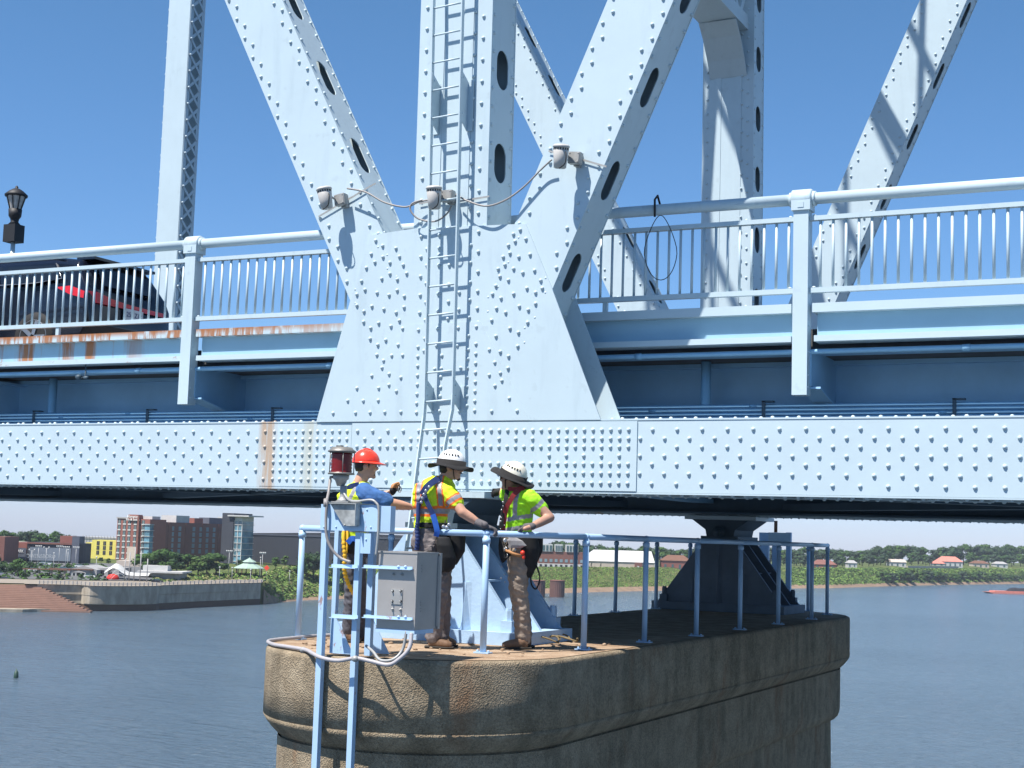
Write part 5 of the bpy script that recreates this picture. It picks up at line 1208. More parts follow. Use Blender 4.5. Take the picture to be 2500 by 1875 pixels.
# ================================================================== PEOPLE
SK = mat('sunlit skin', (.56, .30, .20), .5, var=.08, scale=12)
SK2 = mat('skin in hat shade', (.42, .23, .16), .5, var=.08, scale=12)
HAIR = mat('dark hair', (.025, .017, .012), .7)
YEL = (.70, .86, .03)
CL_ = dict(hiyel=mat('fluorescent yellow cloth', (.62, .80, .015), .75, var=.08, scale=14, bump=.5, bscale=16),
           higrn=mat('fluorescent lime cloth', (.36, .78, .015), .75, var=.10, scale=14, bump=.5, bscale=16),
           orange=mat('fluorescent orange tape', (.95, .19, .02), .7, var=.05),
           silver=mat('reflective grey tape', (.30, .29, .30), .5, var=.12, scale=20),
           blue=mat('blue t-shirt', (.045, .13, .33), .85, var=.15, scale=12, bump=.4, bscale=18),
           greyp=mat('grey work trousers', (.17, .145, .14), .9, var=.16, scale=12, bump=.6, bscale=18),
           tanp=mat('khaki work trousers', (.29, .23, .18), .9, var=.16, scale=12, bump=.6, bscale=18),
           dkgrey=mat('charcoal work trousers', (.085, .085, .10), .9, var=.16, scale=12, bump=.5, bscale=18),
           boot=mat('brown leather boots', (.16, .09, .05), .7, var=.2, scale=14), sole=mat('boot sole', (.03, .025, .02), .9),
           glove=mat('grey knit glove', (.105, .095, .10), .9, var=.1, scale=30), bglove=mat('black work glove', (.012, .012, .014), .8),
           gtan=mat('tan glove leather', (.42, .20, .08), .8, var=.2), white=mat('white helmet shell', (.78, .77, .74), .25, var=.02),
           cream=mat('cream helmet shell', (.68, .64, .52), .3, var=.03), redh=mat('orange red hard hat', (.80, .055, .03), .25, var=.02),
           brim=mat('charcoal hat brim', (.011, .0105, .011), .9, var=.1), black=mat('black nylon', (.012, .012, .013), .8, var=.3, scale=20),
           navy=mat('navy webbing', (.02, .04, .14), .7), bweb=mat('bright blue webbing', (.03, .14, .55), .7), redw=mat('dark red webbing', (.25, .02, .02), .7),
           gold=mat('yellow lanyard', (.75, .42, .02), .6, var=.1), steel=mat('steel carabiner', (.45, .45, .46), .3, .8), lens=mat('smoked glasses', (.01, .01, .012), .1, spec=.8))
from mathutils import noise
FOLDS = {'shirt': .009, 'vest': .008, 't_shirt': .008, 'trousers': .0085}
def union(mbs, name, mats_, parent, vox=.008, smoothit=3, paint=None):
    """voxel-union of closed shapes into ONE continuous surface"""
    me = bpy.data.meshes.new(name); v = []; f = []
    for mb in (mbs if isinstance(mbs, list) else [mbs]):
        b = len(v); v += mb.v; f += [tuple(i+b for i in q) for q in mb.f]
    o0 = parent_loc(parent); me.from_pydata([(a[0]-o0.x, a[1]-o0.y, a[2]-o0.z) for a in v], [], f)
    bm = bmesh.new(); bm.from_mesh(me); bmesh.ops.recalc_face_normals(bm, faces=bm.faces); bm.to_mesh(me); bm.free()
    ob = bpy.data.objects.new(name, me); COL.objects.link(ob)
    md = ob.modifiers.new('r', 'REMESH'); md.mode = 'VOXEL'; md.voxel_size = vox; md.use_smooth_shade = True
    if smoothit: ms = ob.modifiers.new('s', 'SMOOTH'); ms.iterations = smoothit; ms.factor = .5
    bpy.context.view_layer.update()
    m2 = bpy.data.meshes.new_from_object(ob.evaluated_get(bpy.context.evaluated_depsgraph_get()))
    COL.objects.unlink(ob); bpy.data.objects.remove(ob); m2.name = name
    m2.materials.clear()
    for m in mats_: m2.materials.append(m)
    if name in FOLDS:
        nv = [v_.normal.copy() for v_ in m2.vertices]
        for v_, n_ in zip(m2.vertices, nv):
            q_ = v_.co
            a_ = noise.noise(Vector((q_.x*9, q_.y*9, q_.z*22)))+.6*noise.noise(Vector((q_.x*22+5, q_.y*22, q_.z*30+q_.x*20)))
            v_.co = q_+n_*(FOLDS[name]*(abs(a_)**.8*(1 if a_ > 0 else -1)))
        m2.update()
    for p in m2.polygons:
        p.use_smooth = True; p.material_index = paint(p.center+o0, p.normal) if paint else 0
    ob = bpy.data.objects.new(name, m2); COL.objects.link(ob); ob.parent = parent
    return ob
def ball(mb, c, r, sq=(1, 1, 1)): mb.ico(c, r, 0, 2, 0, sq)
def limb(mb, pts, rs, seg=14):
    P = catmull(pts, 4); n = len(pts); R = []
    for i in range(n-1):
        for k in range(4): R.append(rs[i]+(rs[i+1]-rs[i])*k/4)
    R.append(rs[-1]); mb.tube(P, R, seg)
    ball(mb, pts[0], rs[0]); ball(mb, pts[-1], rs[-1])
def loft(mb, rings, seg=22):
    vs = []
    for c, a, b in rings:
        for k in range(seg):
            t = 2*math.pi*k/seg; x, y = math.cos(t), math.sin(t); q = (abs(x)**2.5+abs(y)**2.5)**(-1/2.5)
            vs.append(Vector(c)+Vector(a)*x*q+Vector(b)*y*q)
    n = len(rings)
    mb.add(vs, [(i*seg+k, i*seg+(k+1) % seg, (i+1)*seg+(k+1) % seg, (i+1)*seg+k) for i in range(n-1) for k in range(seg)]+[tuple(range(seg-1, -1, -1)), tuple(range((n-1)*seg, n*seg))])
IR = (CMT @ Vector((1, 0, 0))).normalized()      # picture right, in the world
IF = Vector((-RGT.y, RGT.x, 0)); IR2 = RGT
UPV = Vector((0, 0, 1))
class Body:
    def __init__(s, d): s.d = d
    def __call__(s, u, v, t=0): return pd(u, v, s.d-t)          # t = metres towards the camera
def head(B, parent, cu, cv, t, yaw, tilt, skin, size=1.0, lean=0):
    """head facing azimuth yaw (0 = picture right, 90 = away); returns frame"""
    c = B(cu, cv, t); f = (IR2*math.cos(yaw)+IF*math.sin(yaw)); f = (f*math.cos(tilt)+UPV*math.sin(tilt)).normalized()
    sd = f.cross(UPV).normalized(); up = sd.cross(f).normalized()
    if lean: R_ = Matrix.Rotation(lean, 3, f); sd = R_@sd; up = R_@up
    def L(x, y, z): return c+(f*x+sd*y+up*z)*size
    mb = MB()
    loft(mb, [(L(.012, 0, -.118), f*.030, sd*.026), (L(.022, 0, -.105), f*.055, sd*.042), (L(.014, 0, -.075), f*.078, sd*.056), (L(.004, 0, -.03), f*.093, sd*.070), (L(-.004, 0, .02), f*.100, sd*.077), (L(-.008, 0, .07), f*.094, sd*.073), (L(-.010, 0, .105), f*.062, sd*.05)])
    loft(mb, [(L(.085, 0, .012), f*.012, sd*.009), (L(.103, 0, -.010), f*.016, sd*.012), (L(.108, 0, -.028), f*.019, sd*.018), (L(.094, 0, -.038), f*.012, sd*.016)], 10)
    for z, r in ((-.058, .012), (-.070, .013)): mb.ico(L(.085, 0, z), r, 0, 2, 0, (1, 1, .6))
    mb.ico(L(.078, 0, -.098), .024, 0, 2)
    mb.ico(L(.088, 0, .022), .018, 0, 2); 
    for s_ in (-1, 1):
        mb.ico(L(.083, s_*.030, .022), .015, 0, 2); mb.ico(L(-.005, s_*.078, -.012), .026, 0, 2, 0, (1, 1, 1.2)); mb.ico(L(.0, s_*.083, -.022), .016, 0, 2); mb.ico(L(.060, s_*.040, -.035), .025, 0, 2)
    return mb, L, f, sd, up, c
def eyes(L, f, sd, up, parent, glasses='dark'):
    mb = MB()
    for s_ in (-1, 1): mb.ico(L(.096, s_*.031, .002), .008, 0, 2)
    mb.build('eyes', CL_['black'], parent)
    mb = MB()
    for s_ in (-1, 1):
        if glasses == 'dark': mb.obox(L(.105, s_*.032, .002), (f*.6+sd*s_*.55)*.006, (sd*.9-f*s_*.35)*.029, up*.019)
        else:
            P = [L(.106, s_*.032, .002)+sd*s_*.028*math.cos(a)+up*.018*math.sin(a)-f*.35*.028*math.cos(a) for a in [k*math.pi/6 for k in range(13)]]; mb.tube(P, .0025, 5)
        mb.tube([L(.098, s_*.060, .006), L(.0, s_*.084, .006)], .003, 5)
    mb.build('glasses', CL_['lens'] if glasses == 'dark' else CL_['steel'], parent)
def hairpiece(L, f, sd, parent, low=-.07):
    mb = MB(); loft(mb, [(L(-.055, 0, low), f*.040, sd*.052), (L(-.040, 0, -.03), f*.068, sd*.078), (L(-.030, 0, .03), f*.082, sd*.084), (L(-.02, 0, .07), f*.09, sd*.08)])
    for s_ in (-1, 1): mb.tube([L(.025, s_*.078, .03), L(.022, s_*.078, -.02)], [.012, .006], 6)
    return union(mb, 'hair', [HAIR], parent, .007, 1)
def helmet(L, f, sd, up, m, parent, kind):
    mb = MB(); seg = 28; rings = []
    N = 9; rx0, ry0, h0 = (.134, .114, .135)
    base = .028
    for k in range(N):
        a = (math.pi/2)*k/(N-1); rings.append((L(-.004, 0, base+h0*math.sin(a)), f*max(.002, rx0*math.cos(a)), sd*max(.002, ry0*math.cos(a))))
    vs = []
    for c, a, b in rings:
        for k in range(seg): t = 2*math.pi*k/seg; vs.append(c+a*math.cos(t)+b*math.sin(t))
    mb.add(vs, [(i*seg+k, i*seg+(k+1) % seg, (i+1)*seg+(k+1) % seg, (i+1)*seg+k) for i in range(N-1) for k in range(seg)]+[tuple(range((N-1)*seg, N*seg)), tuple(range(seg-1, -1, -1))], 0, True)
    if kind == 'cap':
        vs = []; 
        for k in range(seg):
            t = 2*math.pi*k/seg; ex = .012+(.05 if math.cos(t) > .35 else 0)*min(1, (math.cos(t)-.35)*3) if math.cos(t) > .35 else .012
            for r_, z in ((0, base+.012), (ex, base-.004), (ex, base-.010), (0, base-.002)):
                vs.append(L(-.004, 0, z)+f*(rx0+r_)*math.cos(t)+sd*(ry0+r_)*math.sin(t))
        mb.add(vs, [(k*4+j, k*4+(j+1) % 4, ((k+1) % seg)*4+(j+1) % 4, ((k+1) % seg)*4+j) for k in range(seg) for j in range(4)], 0, True)
        for y_ in (-.03, 0, .03): mb.tube([L(-.004+rx0*.75*math.cos(a), y_, base+h0*1.03*math.sin(a)*.97) for a in [math.pi*(.15+.7*k/8) for k in range(9)]], .006, 6)
    o = mb.build('helmet', m, parent)
    if kind == 'vent':
        mv = MB()
        for s_ in (-1, 1):
            for k in range(6):
                a = -.62+k*.25; el = .62; p_ = L(-.004+rx0*math.cos(el)*math.sin(a)*1.01, s_*ry0*math.cos(el)*math.cos(a)*1.01, base+h0*math.sin(el)); nrm = (p_-L(-.004, 0, base-.02)).normalized()
                mv.obox(p_, nrm*.004, up.cross(nrm).normalized()*(.005+.002*(k % 2)), nrm.cross(up.cross(nrm).normalized())*.009)
        mv.build('vents', M['hole'], o)
    return o
def brim(L, f, sd, up, parent, rad=.235, droop=.03, wav=.012, ph=0):
    mb = MB(); seg = 40; rx0, ry0 = .138, .118; vs = []
    for k in range(seg):
        t = 2*math.pi*k/seg; wv = wav*math.sin(3*t+ph)+.006*math.sin(5*t)
        for j, (q, z) in enumerate(((0, .042), (0, .0), (.5, -.006-droop*.3+wv*.4), (1, -.008-droop+wv), (1, -.014-droop+wv), (.5, -.014-droop*.3+wv*.4), (-.05, -.01))):
            R1 = rx0+(rad-rx0)*q; R2 = ry0+(rad*.93-ry0)*q; vs.append(L(-.004, 0, z+.018)+f*R1*math.cos(t)+sd*R2*math.sin(t))
    n_ = 7; mb.add(vs, [(k*n_+j, k*n_+(j+1) % n_, ((k+1) % seg)*n_+(j+1) % n_, ((k+1) % seg)*n_+j) for k in range(seg) for j in range(n_)], 0, True)
    return mb.build('hat_brim', CL_['brim'], parent)
def chin(L, parent):
    mb = MB()
    for s_ in (-1, 1): mb.tube(catmull([L(.03, s_*.088, .04), L(.035, s_*.082, -.03), L(.045, s_*.05, -.09), L(.05, 0, -.118)], 5), .005, 6); mb.tube([L(-.05, s_*.085, .04), L(.035, s_*.082, -.03)], .005, 6)
    mb.build('chin_strap', CL_['black'], parent)
def boot(B, parent, heel, toe, ankle, r=.052):
    mb = MB(); h, t_, a = heel, toe, ankle; d_ = (t_-h); d_.z = 0; L_ = d_.length; d_.normalize(); s_ = d_.cross(UPV)
    z0 = .012
    def Q(x, z): p_ = h+d_*x; p_.z = z0+z; return p_
    loft(mb, [(Q(.0, .045), UPV*.045, s_*.038), (Q(.06, .055), UPV*.055, s_*.044), (Q(L_*.55, .043), UPV*.043, s_*.046), (Q(L_*.82, .036), UPV*.036, s_*.048), (Q(L_, .026), UPV*.026, s_*.030)], 16)
    a2 = Vector(a); limb(mb, [Q(.05, .06), a2], [.05, r])
    o = union(mb, 'boot', [CL_['boot']], parent, .008, 2)
    m2 = MB(); loft(m2, [(Q(-.035, .006), UPV*.012, s_*.034), (Q(.06, .006), UPV*.014, s_*.046), (Q(L_*.8, .004), UPV*.012, s_*.051), (Q(L_+.018, .006), UPV*.012, s_*.028)], 16); m2.build('sole', CL_['sole'], o)
def hand_grip(parent, wrist, palm, dirf, nrm, curl_c, m, name='glove', cuff=True, thumb=None):
    """palm between wrist and knuckles; four fingers curl from the knuckles round a pipe centre; thumb separate"""
    mb = MB(); w_ = Vector(wrist); p_ = Vector(palm); ax = (p_-w_).normalized(); sd = Vector(dirf).normalized(); dn = -Vector(nrm).normalized()
    loft(mb, [(w_-ax*.03, sd*.030, dn*.024), (w_, sd*.029, dn*.022), (w_+(p_-w_)*.5, sd*.038, dn*.020), (p_, sd*.042, dn*.017)], 14)
    lens_ = (.068, .078, .074, .058)
    for k in range(4):
        b = p_+sd*(.031-.0205*k); Ls = lens_[k]
        P = [b-ax*.01, b+ax*.022+dn*.004, b+ax*.034+dn*.026, b+ax*(.026-.002*k)+dn*(.026+Ls*.42), b+ax*.008+dn*(.034+Ls*.5)]
        limb(mb, P, [.0115, .0110, .0105, .0098, .0085], 8)
    tb = w_+(p_-w_)*.35+sd*.030*(thumb or 1); limb(mb, [tb, tb+ax*.03+sd*.016*(thumb or 1)+dn*.02, tb+ax*.045+dn*.052], [.014, .0125, .010], 8)
    return union(mb, name, [m], parent, .0045, 1)
def webbing(mb, pts, w=.045, t=.006, nrm=None):
    pts = catmull(pts, 6)
    for i, (a, b) in enumerate(zip(pts, pts[1:])):
        d = (b-a); L_ = d.length
        if L_ < 1e-5: continue
        d.normalize(); n = (nrm or -FWD); s_ = d.cross(n).normalized(); nn = s_.cross(d).normalized()
        mb.obox((a+b)/2, d*(L_/2+.003), s_*w/2, nn*t/2)

# ------------------------------------------------ person 2: centre, white helmet, back towards us
B = Body(13.72); g = B(945, 1400); g.z = 0
p2 = empty('person', (g.x, g.y, 0), 0, 'person in yellow shirt with orange bands and white helmet, one gloved hand on the rail', 'person')
hb, L, f, sd, up, hc = head(B, p2, 975, 1008, 0, -.12, -.10, SK)
neck = [B(958, 1042), B(966, 1022)]
body = [hb]; mb = MB(); limb(mb, [B(950, 1055, -.02), neck[1]], [.062, .055])
sR = B(968, 1062, .10); eR = B(998, 1106, .20); wR = B(1036, 1131, .20)
sL = B(915, 1060, -.06); eL = B(905, 1100, -.20); wL = B(912, 1132, -.30)
limb(mb, [sR, eR], [.058, .046]); limb(mb, [eR, (eR+wR)/2, wR], [.047, .043, .029]); limb(mb, [sL, eL], [.055, .045]); limb(mb, [eL, wL], [.045, .03])
T = []
def ring(cu, cv, t, wu, dp, tw=0.): # torso ring: half-width (m) along the picture, depth
    a = IR2*math.cos(tw)+IF*math.sin(tw); b = -IR2*math.sin(tw)+IF*math.cos(tw); return (B(cu, cv, t), a*wu, b*dp)
loft(mb, [ring(932, 1145, 0, .14, .11), ring(935, 1110, 0, .13, .10), ring(940, 1070, 0, .16, .11), ring(946, 1050, 0, .12, .08)])
kn = B(948, 1268, .03); an = B(934, 1372, .0); hpA = B(925, 1178, .04)
kn2 = B(956, 1270, -.16); an2 = B(955, 1366, -.22); hpB = B(945, 1178, -.10)
limb(mb, [hpA, kn, an], [.085, .058, .042]); limb(mb, [hpB, kn2, an2], [.085, .058, .042])
limb(mb, [wR, B(1046, 1137, .25)], [.026, .022]); limb(mb, [wL, wL+Vector((.02, 0, -.06))], [.026, .022])
union([hb, mb], 'body', [SK], p2, .009, 2)
eyes(L, f, sd, up, p2); hairpiece(L, f, sd, p2); helmet(L, f, sd, up, CL_['white'], p2, 'vent'); brim(L, f, sd, up, p2, .215, .018, .016, 1.0); chin(L, p2)
# moustache and stubble
mb = MB(); mb.obox(L(.100, 0, -.048), f*.006, sd*.024, up*.005); mb.ico(L(.080, 0, -.104), .021, 0, 2); mb.build('beard', HAIR, p2)
mb = MB()
loft(mb, [ring(930, 1142, 0, .155, .125, .25), ring(930, 1122, 0, .150, .125, .25), ring(932, 1096, .0, .170, .130, .25), ring(936, 1066, .0, .195, .135, .25), ring(940, 1048, -.01, .185, .120, .25), ring(948, 1036, -.01, .125, .09, .25), ring(954, 1028, -.01, .075, .07, .25)])
limb(mb, [B(955, 1056, .06), sR+Vector((0, 0, -.01)), B(984, 1086, .14)], [.085, .084, .078]); limb(mb, [sL, B(908, 1086, -.14)], [.082, .076])
def paint2(c, n):
    u, v, d_ = prj(c); 
    # sleeve bands
    for a, b in ((sR, B(986, 1089, .145)),):
        ax = (b-a); Ln = ax.length; ax.normalize(); q = (c-a).dot(ax); r_ = ((c-a)-ax*q).length
        if r_ < .115 and u > 962:
            if .070 < q < .088 or .128 < q < .146: return 1
            if .088 <= q <= .128: return 2
    if 1093 < v < 1099 or 1110 < v < 1116: return 1
    if 1099 <= v <= 1110: return 2
    if v < 1093:
        for x0, x1 in ((947, 953), (905, 903)):
            xx = x0+(x1-x0)*(v-1040)/55.; w_ = abs(u-xx-(0 if v > 1050 else (1050-v)*.3))
            if w_ < 4.5: return 2
            if w_ < 8: return 1
    return 0
union(mb, 'shirt', [CL_['hiyel'], CL_['orange'], CL_['silver']], p2, .008, 2, paint2)
mb = MB()
loft(mb, [ring(934, 1131, 0, .140, .115, .2), ring(930, 1150, 0, .160, .135, .2), ring(928, 1178, .0, .178, .150, .2), ring(934, 1200, 0, .165, .130, .2)])
limb(mb, [hpA, B(938, 1225, .04), kn, B(943, 1320, .01), B(936, 1378, 0)], [.112, .104, .092, .082, .076]); limb(mb, [hpB, B(954, 1225, -.12), kn2, B(958, 1320, -.2), B(956, 1372, -.22)], [.108, .098, .080, .072, .066])
for k in range(5): mb.tube([B(905+4*k, 1196-7*k, .14), B(935+3*k, 1188-5*k, .17)], .006, 5)
union(mb, 'trousers', [CL_['greyp']], p2, .009, 2)
h_ = B(926, 1402, .02); t_ = B(976, 1400, .05); h_.z = t_.z = 0; boot(B, p2, h_, t_, B(935, 1375, 0)); h_ = B(950, 1390, -.22); t_ = B(985, 1386, -.2); h_.z = t_.z = 0; boot(B, p2, h_, t_, B(956, 1368, -.22))
def rail_pt(u):
    a, b = Vector((path[1][0], path[1][1], RH)), Vector((path[2][0], path[2][1], RH)); lo, hi = 0, 1
    for _ in range(24):
        m = (lo+hi)/2
        if prj(a.lerp(b, m))[0] < u: lo = m
        else: hi = m
    return a.lerp(b, lo), (b-a).normalized()
rp, rdv = rail_pt(1060)
nrl = rdv.cross(UPV).normalized()
if nrl.dot(FWD) > 0: nrl = -nrl
hand_grip(p2, rp+UPV*.075-rdv*.075, rp+UPV*.050+nrl*.012+rdv*.01, rdv*.85+nrl*-.5, UPV*.8+nrl*-.3, None, CL_['glove'])
mb = MB(); limb(mb, [B(1029, 1127, .19), rp+UPV*.075-rdv*.07], [.036, .033]); union(mb, 'cuff', [CL_['glove']], p2, .006, 1)
# belt, harness
mb = MB(); loft(mb, [ring(934, 1129, 0, .158, .133, .2), ring(933, 1141, 0, .163, .138, .2)]); union(mb, 'belt', [CL_['black']], p2, .008, 1)
hs_ = empty('harness_pivot', (0, 0, 0)) if False else None
mb = MB(); webbing(mb, [B(950, 1034, .10), B(930, 1046, .15), B(917, 1066, .16), B(926, 1092, .17), B(938, 1116, .17), B(942, 1142, .17)], .042); webbing(mb, [B(945, 1034, .11), B(924, 1050, .16), B(912, 1068, .16)], .06)
webbing(mb, [B(905, 1050, .02), B(915, 1066, .14), B(905, 1092, .14), B(903, 1130, .13)], .035)
mb.build('harness', CL_['navy'], p2)
mb = MB(); webbing(mb, [B(935, 1112, .185), B(940, 1128, .185), B(944, 1147, .182), B(942, 1158, .17)], .05, .008); mb.build('leg_strap', CL_['bweb'], p2)
mb = MB()
for u, v in ((916, 1068), (912, 1076), (920, 1060), (927, 1052), (910, 1085)): mb.lathe(B(u, v, .18), [(.010, -.003), (.016, 0), (.010, .003)], 8, IF)
mb.build('back_ring', CL_['steel'], p2)
mb = MB(); P = [B(904, 1085, .14), B(903, 1120, .15), B(901, 1140, .15), B(902, 1165, .16), B(900, 1188, .15)]; pth = catmull(P, 10); mb.tube(pth, [.020+(.006 if i % 3 == 0 else 0)*(i > 12) for i in range(len(pth))], 8); mb.build('lanyard', CL_['navy'], p2)
mb = MB(); loft(mb, [(B(957, 1160, .14), IR2*.06, IF*.05), (B(960, 1178, .15), IR2*.075, IF*.06), (B(966, 1205, .14), IR2*.085, IF*.065), (B(966, 1226, .13), IR2*.07, IF*.055), (B(962, 1236, .13), IR2*.04, IF*.04)]); loft(mb, [(B(985, 1152, .0), IR2*.09, IF*.08), (B(985, 1190, 0), IR2*.085, IF*.08), (B(975, 1220, 0), IR2*.05, IF*.06)])
union(mb, 'tool_pouch', [CL_['black']], p2, .010, 1)
mb = MB()
for u, v in ((965, 1140), (970, 1134), (958, 1138)): mb.lathe(B(u, v, .16), [(.016, -.004), (.02, 0), (.016, .004)], 12, IF)
mb.build('buckle', CL_['steel'], p2)

# ------------------------------------------------ person 3: right, cream helmet, facing left
B = Body(14.0); g = B(1118, 1396); g.z = 0
p3 = empty('person', (g.x, g.y, 0), 0, 'person in lime green shirt, khaki trousers and cream helmet, elbow bent, facing left', 'person')
hb, L, f, sd, up, hc = head(B, p3, 1106, 1032, 0, math.pi-.35, .02, SK2, 1, -.0)
mb = MB(); limb(mb, [B(1120, 1062), B(1113, 1040)], [.06, .055])
sN = B(1148, 1078, .12); eN = B(1188, 1118, .16); wN = B(1146, 1139, .36)
sF = B(1098, 1066, -.16); eF = B(1092, 1078, -.30); wF = B(1082, 1060, -.36)
limb(mb, [sN, eN], [.056, .044]); limb(mb, [eN, (eN+wN)/2, wN], [.046, .042, .029]); limb(mb, [sF, eF], [.055, .043]); limb(mb, [eF, wF], [.043, .03])
loft(mb, [ring(1118, 1148, 0, .12, .12), ring(1118, 1110, 0, .12, .12), ring(1122, 1075, 0, .13, .14), ring(1122, 1058, 0, .09, .09)])
hpA = B(1122, 1185, .06); kn = B(1121, 1275, .07); an = B(1128, 1374, .05); hpB = B(1118, 1185, -.10); kn2 = B(1118, 1275, -.10); an2 = B(1134, 1372, -.14)
limb(mb, [hpA, kn, an], [.085, .058, .042]); limb(mb, [hpB, kn2, an2], [.085, .058, .042]); limb(mb, [wN, B(1134, 1142, .40)], [.026, .022]); limb(mb, [wF, B(1072, 1064, -.36)], [.026, .022])
union([hb, mb], 'body', [SK2], p3, .009, 2)
eyes(L, f, sd, up, p3, 'dark'); hairpiece(L, f, sd, p3, -.06)
# hat sits tilted back towards the camera
c3 = c_ = L(0, 0, 0); th = .36
f3 = (f*math.cos(.0)).normalized(); Rt = Matrix.Rotation(-.34, 3, IF); fT, sT, uT = (Rt@f).normalized(), (Rt@sd).normalized(), (Rt@up).normalized()
if uT.dot(IR2) < 0: Rt = Matrix.Rotation(.34, 3, IF); fT, sT, uT = (Rt@f).normalized(), (Rt@sd).normalized(), (Rt@up).normalized()
R2 = Matrix.Rotation(.22, 3, IR2); fT, sT, uT = R2@fT, R2@sT, R2@uT
if uT.dot(FWD) > up.dot(FWD): R2 = Matrix.Rotation(-.44, 3, IR2); fT, sT, uT = R2@fT, R2@sT, R2@uT
def L3(x, y, z): return c3+fT*x+sT*y+uT*z
helmet(L3, fT, sT, uT, CL_['cream'], p3, 'vent'); brim(L3, fT, sT, uT, p3, .222, .006, .008, .5); chin(L, p3)
mb = MB(); loft(mb, [ring(1116, 1158, 0, .140, .135), ring(1116, 1138, 0, .145, .135), ring(1119, 1106, 0, .150, .150), ring(1124, 1080, 0, .165, .17), ring(1126, 1064, 0, .135, .15), ring(1122, 1052, 0, .085, .085)])
limb(mb, [B(1136, 1072, .10), sN, B(1168, 1100, .11)], [.082, .080, .074]); limb(mb, [sF, B(1095, 1074, -.24)], [.08, .07])
def paint3(c, n):
    u, v, d_ = prj(c)
    ax = (B(1170, 1102, .11)-sN); Ln = ax.length; ax.normalize(); q = (c-sN).dot(ax); r_ = ((c-sN)-ax*q).length
    if r_ < .11 and u > 1146 and .058 < q < .098: return 1
    if u < 1160:
        vb = 1124-(u-1085)*.16
        if vb-4.5 < v < vb+4.5 and u < 1150: return 1
        vb = 1146-(u-1085)*.16
        if vb-4.5 < v < vb+4.5: return 1
        uc = 1113+ (1085-v)*.22*(1 if v < 1085 else .2)
        if v < 1118 and abs(u-uc) < 4.8: return 1
    return 0
union(mb, 'shirt', [CL_['higrn'], CL_['silver']], p3, .008, 2, paint3)
mb = MB(); loft(mb, [ring(1118, 1150, 0, .130, .13), ring(1119, 1175, 0, .145, .14), ring(1120, 1200, .0, .145, .14)])
limb(mb, [hpA, B(1122, 1232, .08), kn, B(1126, 1320, .06), B(1130, 1378, .05)], [.108, .095, .084, .080, .076]); limb(mb, [hpB, B(1118, 1232, -.10), kn2, B(1128, 1320, -.12), B(1134, 1374, -.14)], [.105, .095, .082, .076, .070])
for k in range(4): mb.tube([B(1106, 1256+5*k, .16), B(1134, 1262+6*k, .155)], .005, 5); mb.tube([B(1112, 1300+9*k, .13), B(1138, 1296+9*k, .13)], .005, 5)
union(mb, 'trousers', [CL_['tanp']], p3, .009, 2)
h_ = B(1139, 1400, .08); t_ = B(1085, 1396, .12); h_.z = t_.z = 0; boot(B, p3, h_, t_, B(1128, 1378, .05)); h_ = B(1146, 1394, -.14); t_ = B(1112, 1390, -.1); h_.z = t_.z = 0; boot(B, p3, h_, t_, B(1135, 1374, -.14))
rp3, rd3 = rail_pt(1124)
hand_grip(p3, rp3+UPV*.075+rd3*.085-nrl*.02, rp3+UPV*.055+rd3*.015-nrl*.01, nrl*.7-rd3*.6, UPV*.8+nrl*.2, None, CL_['glove'])
mb = MB(); limb(mb, [B(1150, 1137, .36), rp3+UPV*.075+rd3*.08-nrl*.02], [.035, .032]); union(mb, 'cuff', [CL_['glove']], p3, .006, 1)
mb = MB(); w0 = B(1080, 1061, -.36); limb(mb, [w0, B(1070, 1064, -.36)], [.032, .040]); 
for k in range(4): limb(mb, [B(1070, 1061+1.8*k, -.36), B(1063, 1064+2*k, -.37), B(1066, 1069+1.6*k, -.38)], [.012, .011, .009], 8)
limb(mb, [B(1072, 1058, -.35), B(1065, 1057, -.34)], [.013, .010], 8); union(mb, 'glove', [CL_['bglove']], p3, .005, 1)
mb = MB(); webbing(mb, [B(1130, 1054, .13), B(1112, 1066, .17), B(1102, 1082, .175), B(1093, 1100, .165), B(1088, 1130, .15), B(1086, 1150, .15)], .045); webbing(mb, [B(1134, 1052, .12), B(1120, 1056, .14), B(1098, 1056, .1)], .04); mb.build('harness', CL_['redw'], p3)
mb = MB(); webbing(mb, [B(1096, 1058, .1), B(1092, 1080, .15), B(1086, 1108, .16), B(1082, 1140, .16)], .04); mb.build('chest_strap', CL_['black'], p3)
mb = MB(); rd = random.Random(11)
for k in range(22): mb.ico(B(1088+rd.uniform(-7, 6), 1085+k*8.2, .17+rd.uniform(-.02, .03)), rd.uniform(.006, .012), 0, 1, .3)
for k in range(9): mb.lathe(B(1094+rd.uniform(-10, 24), 1160+rd.uniform(-6, 46), .2), [(.014, -.003), (.022, 0), (.014, .003)], 10, Vector((rd.uniform(-1, 1), -1, rd.uniform(-.3, .3))))
mb.build('carabiners', CL_['steel'], p3)
mb = MB()
for k in range(7): P = [B(1082+3*k, 1150+4*k, .18), B(1078+2*k, 1185+3*k, .2), B(1086+2*k, 1215-2*k, .2), B(1096+2*k, 1192, .19)]; mb.tube(catmull(P, 5), .007, 6)
mb.build('slings', CL_['black'], p3)
mb = MB(); loft(mb, [(B(1106, 1160, .2), IR2*.035, IF*.02), (B(1112, 1168, .2), IR2*.075, IF*.03), (B(1118, 1178, .2), IR2*.085, IF*.03), (B(1112, 1184, .2), IR2*.06, IF*.02)], 14); mb.build('rope_device', CL_['silver'], p3)
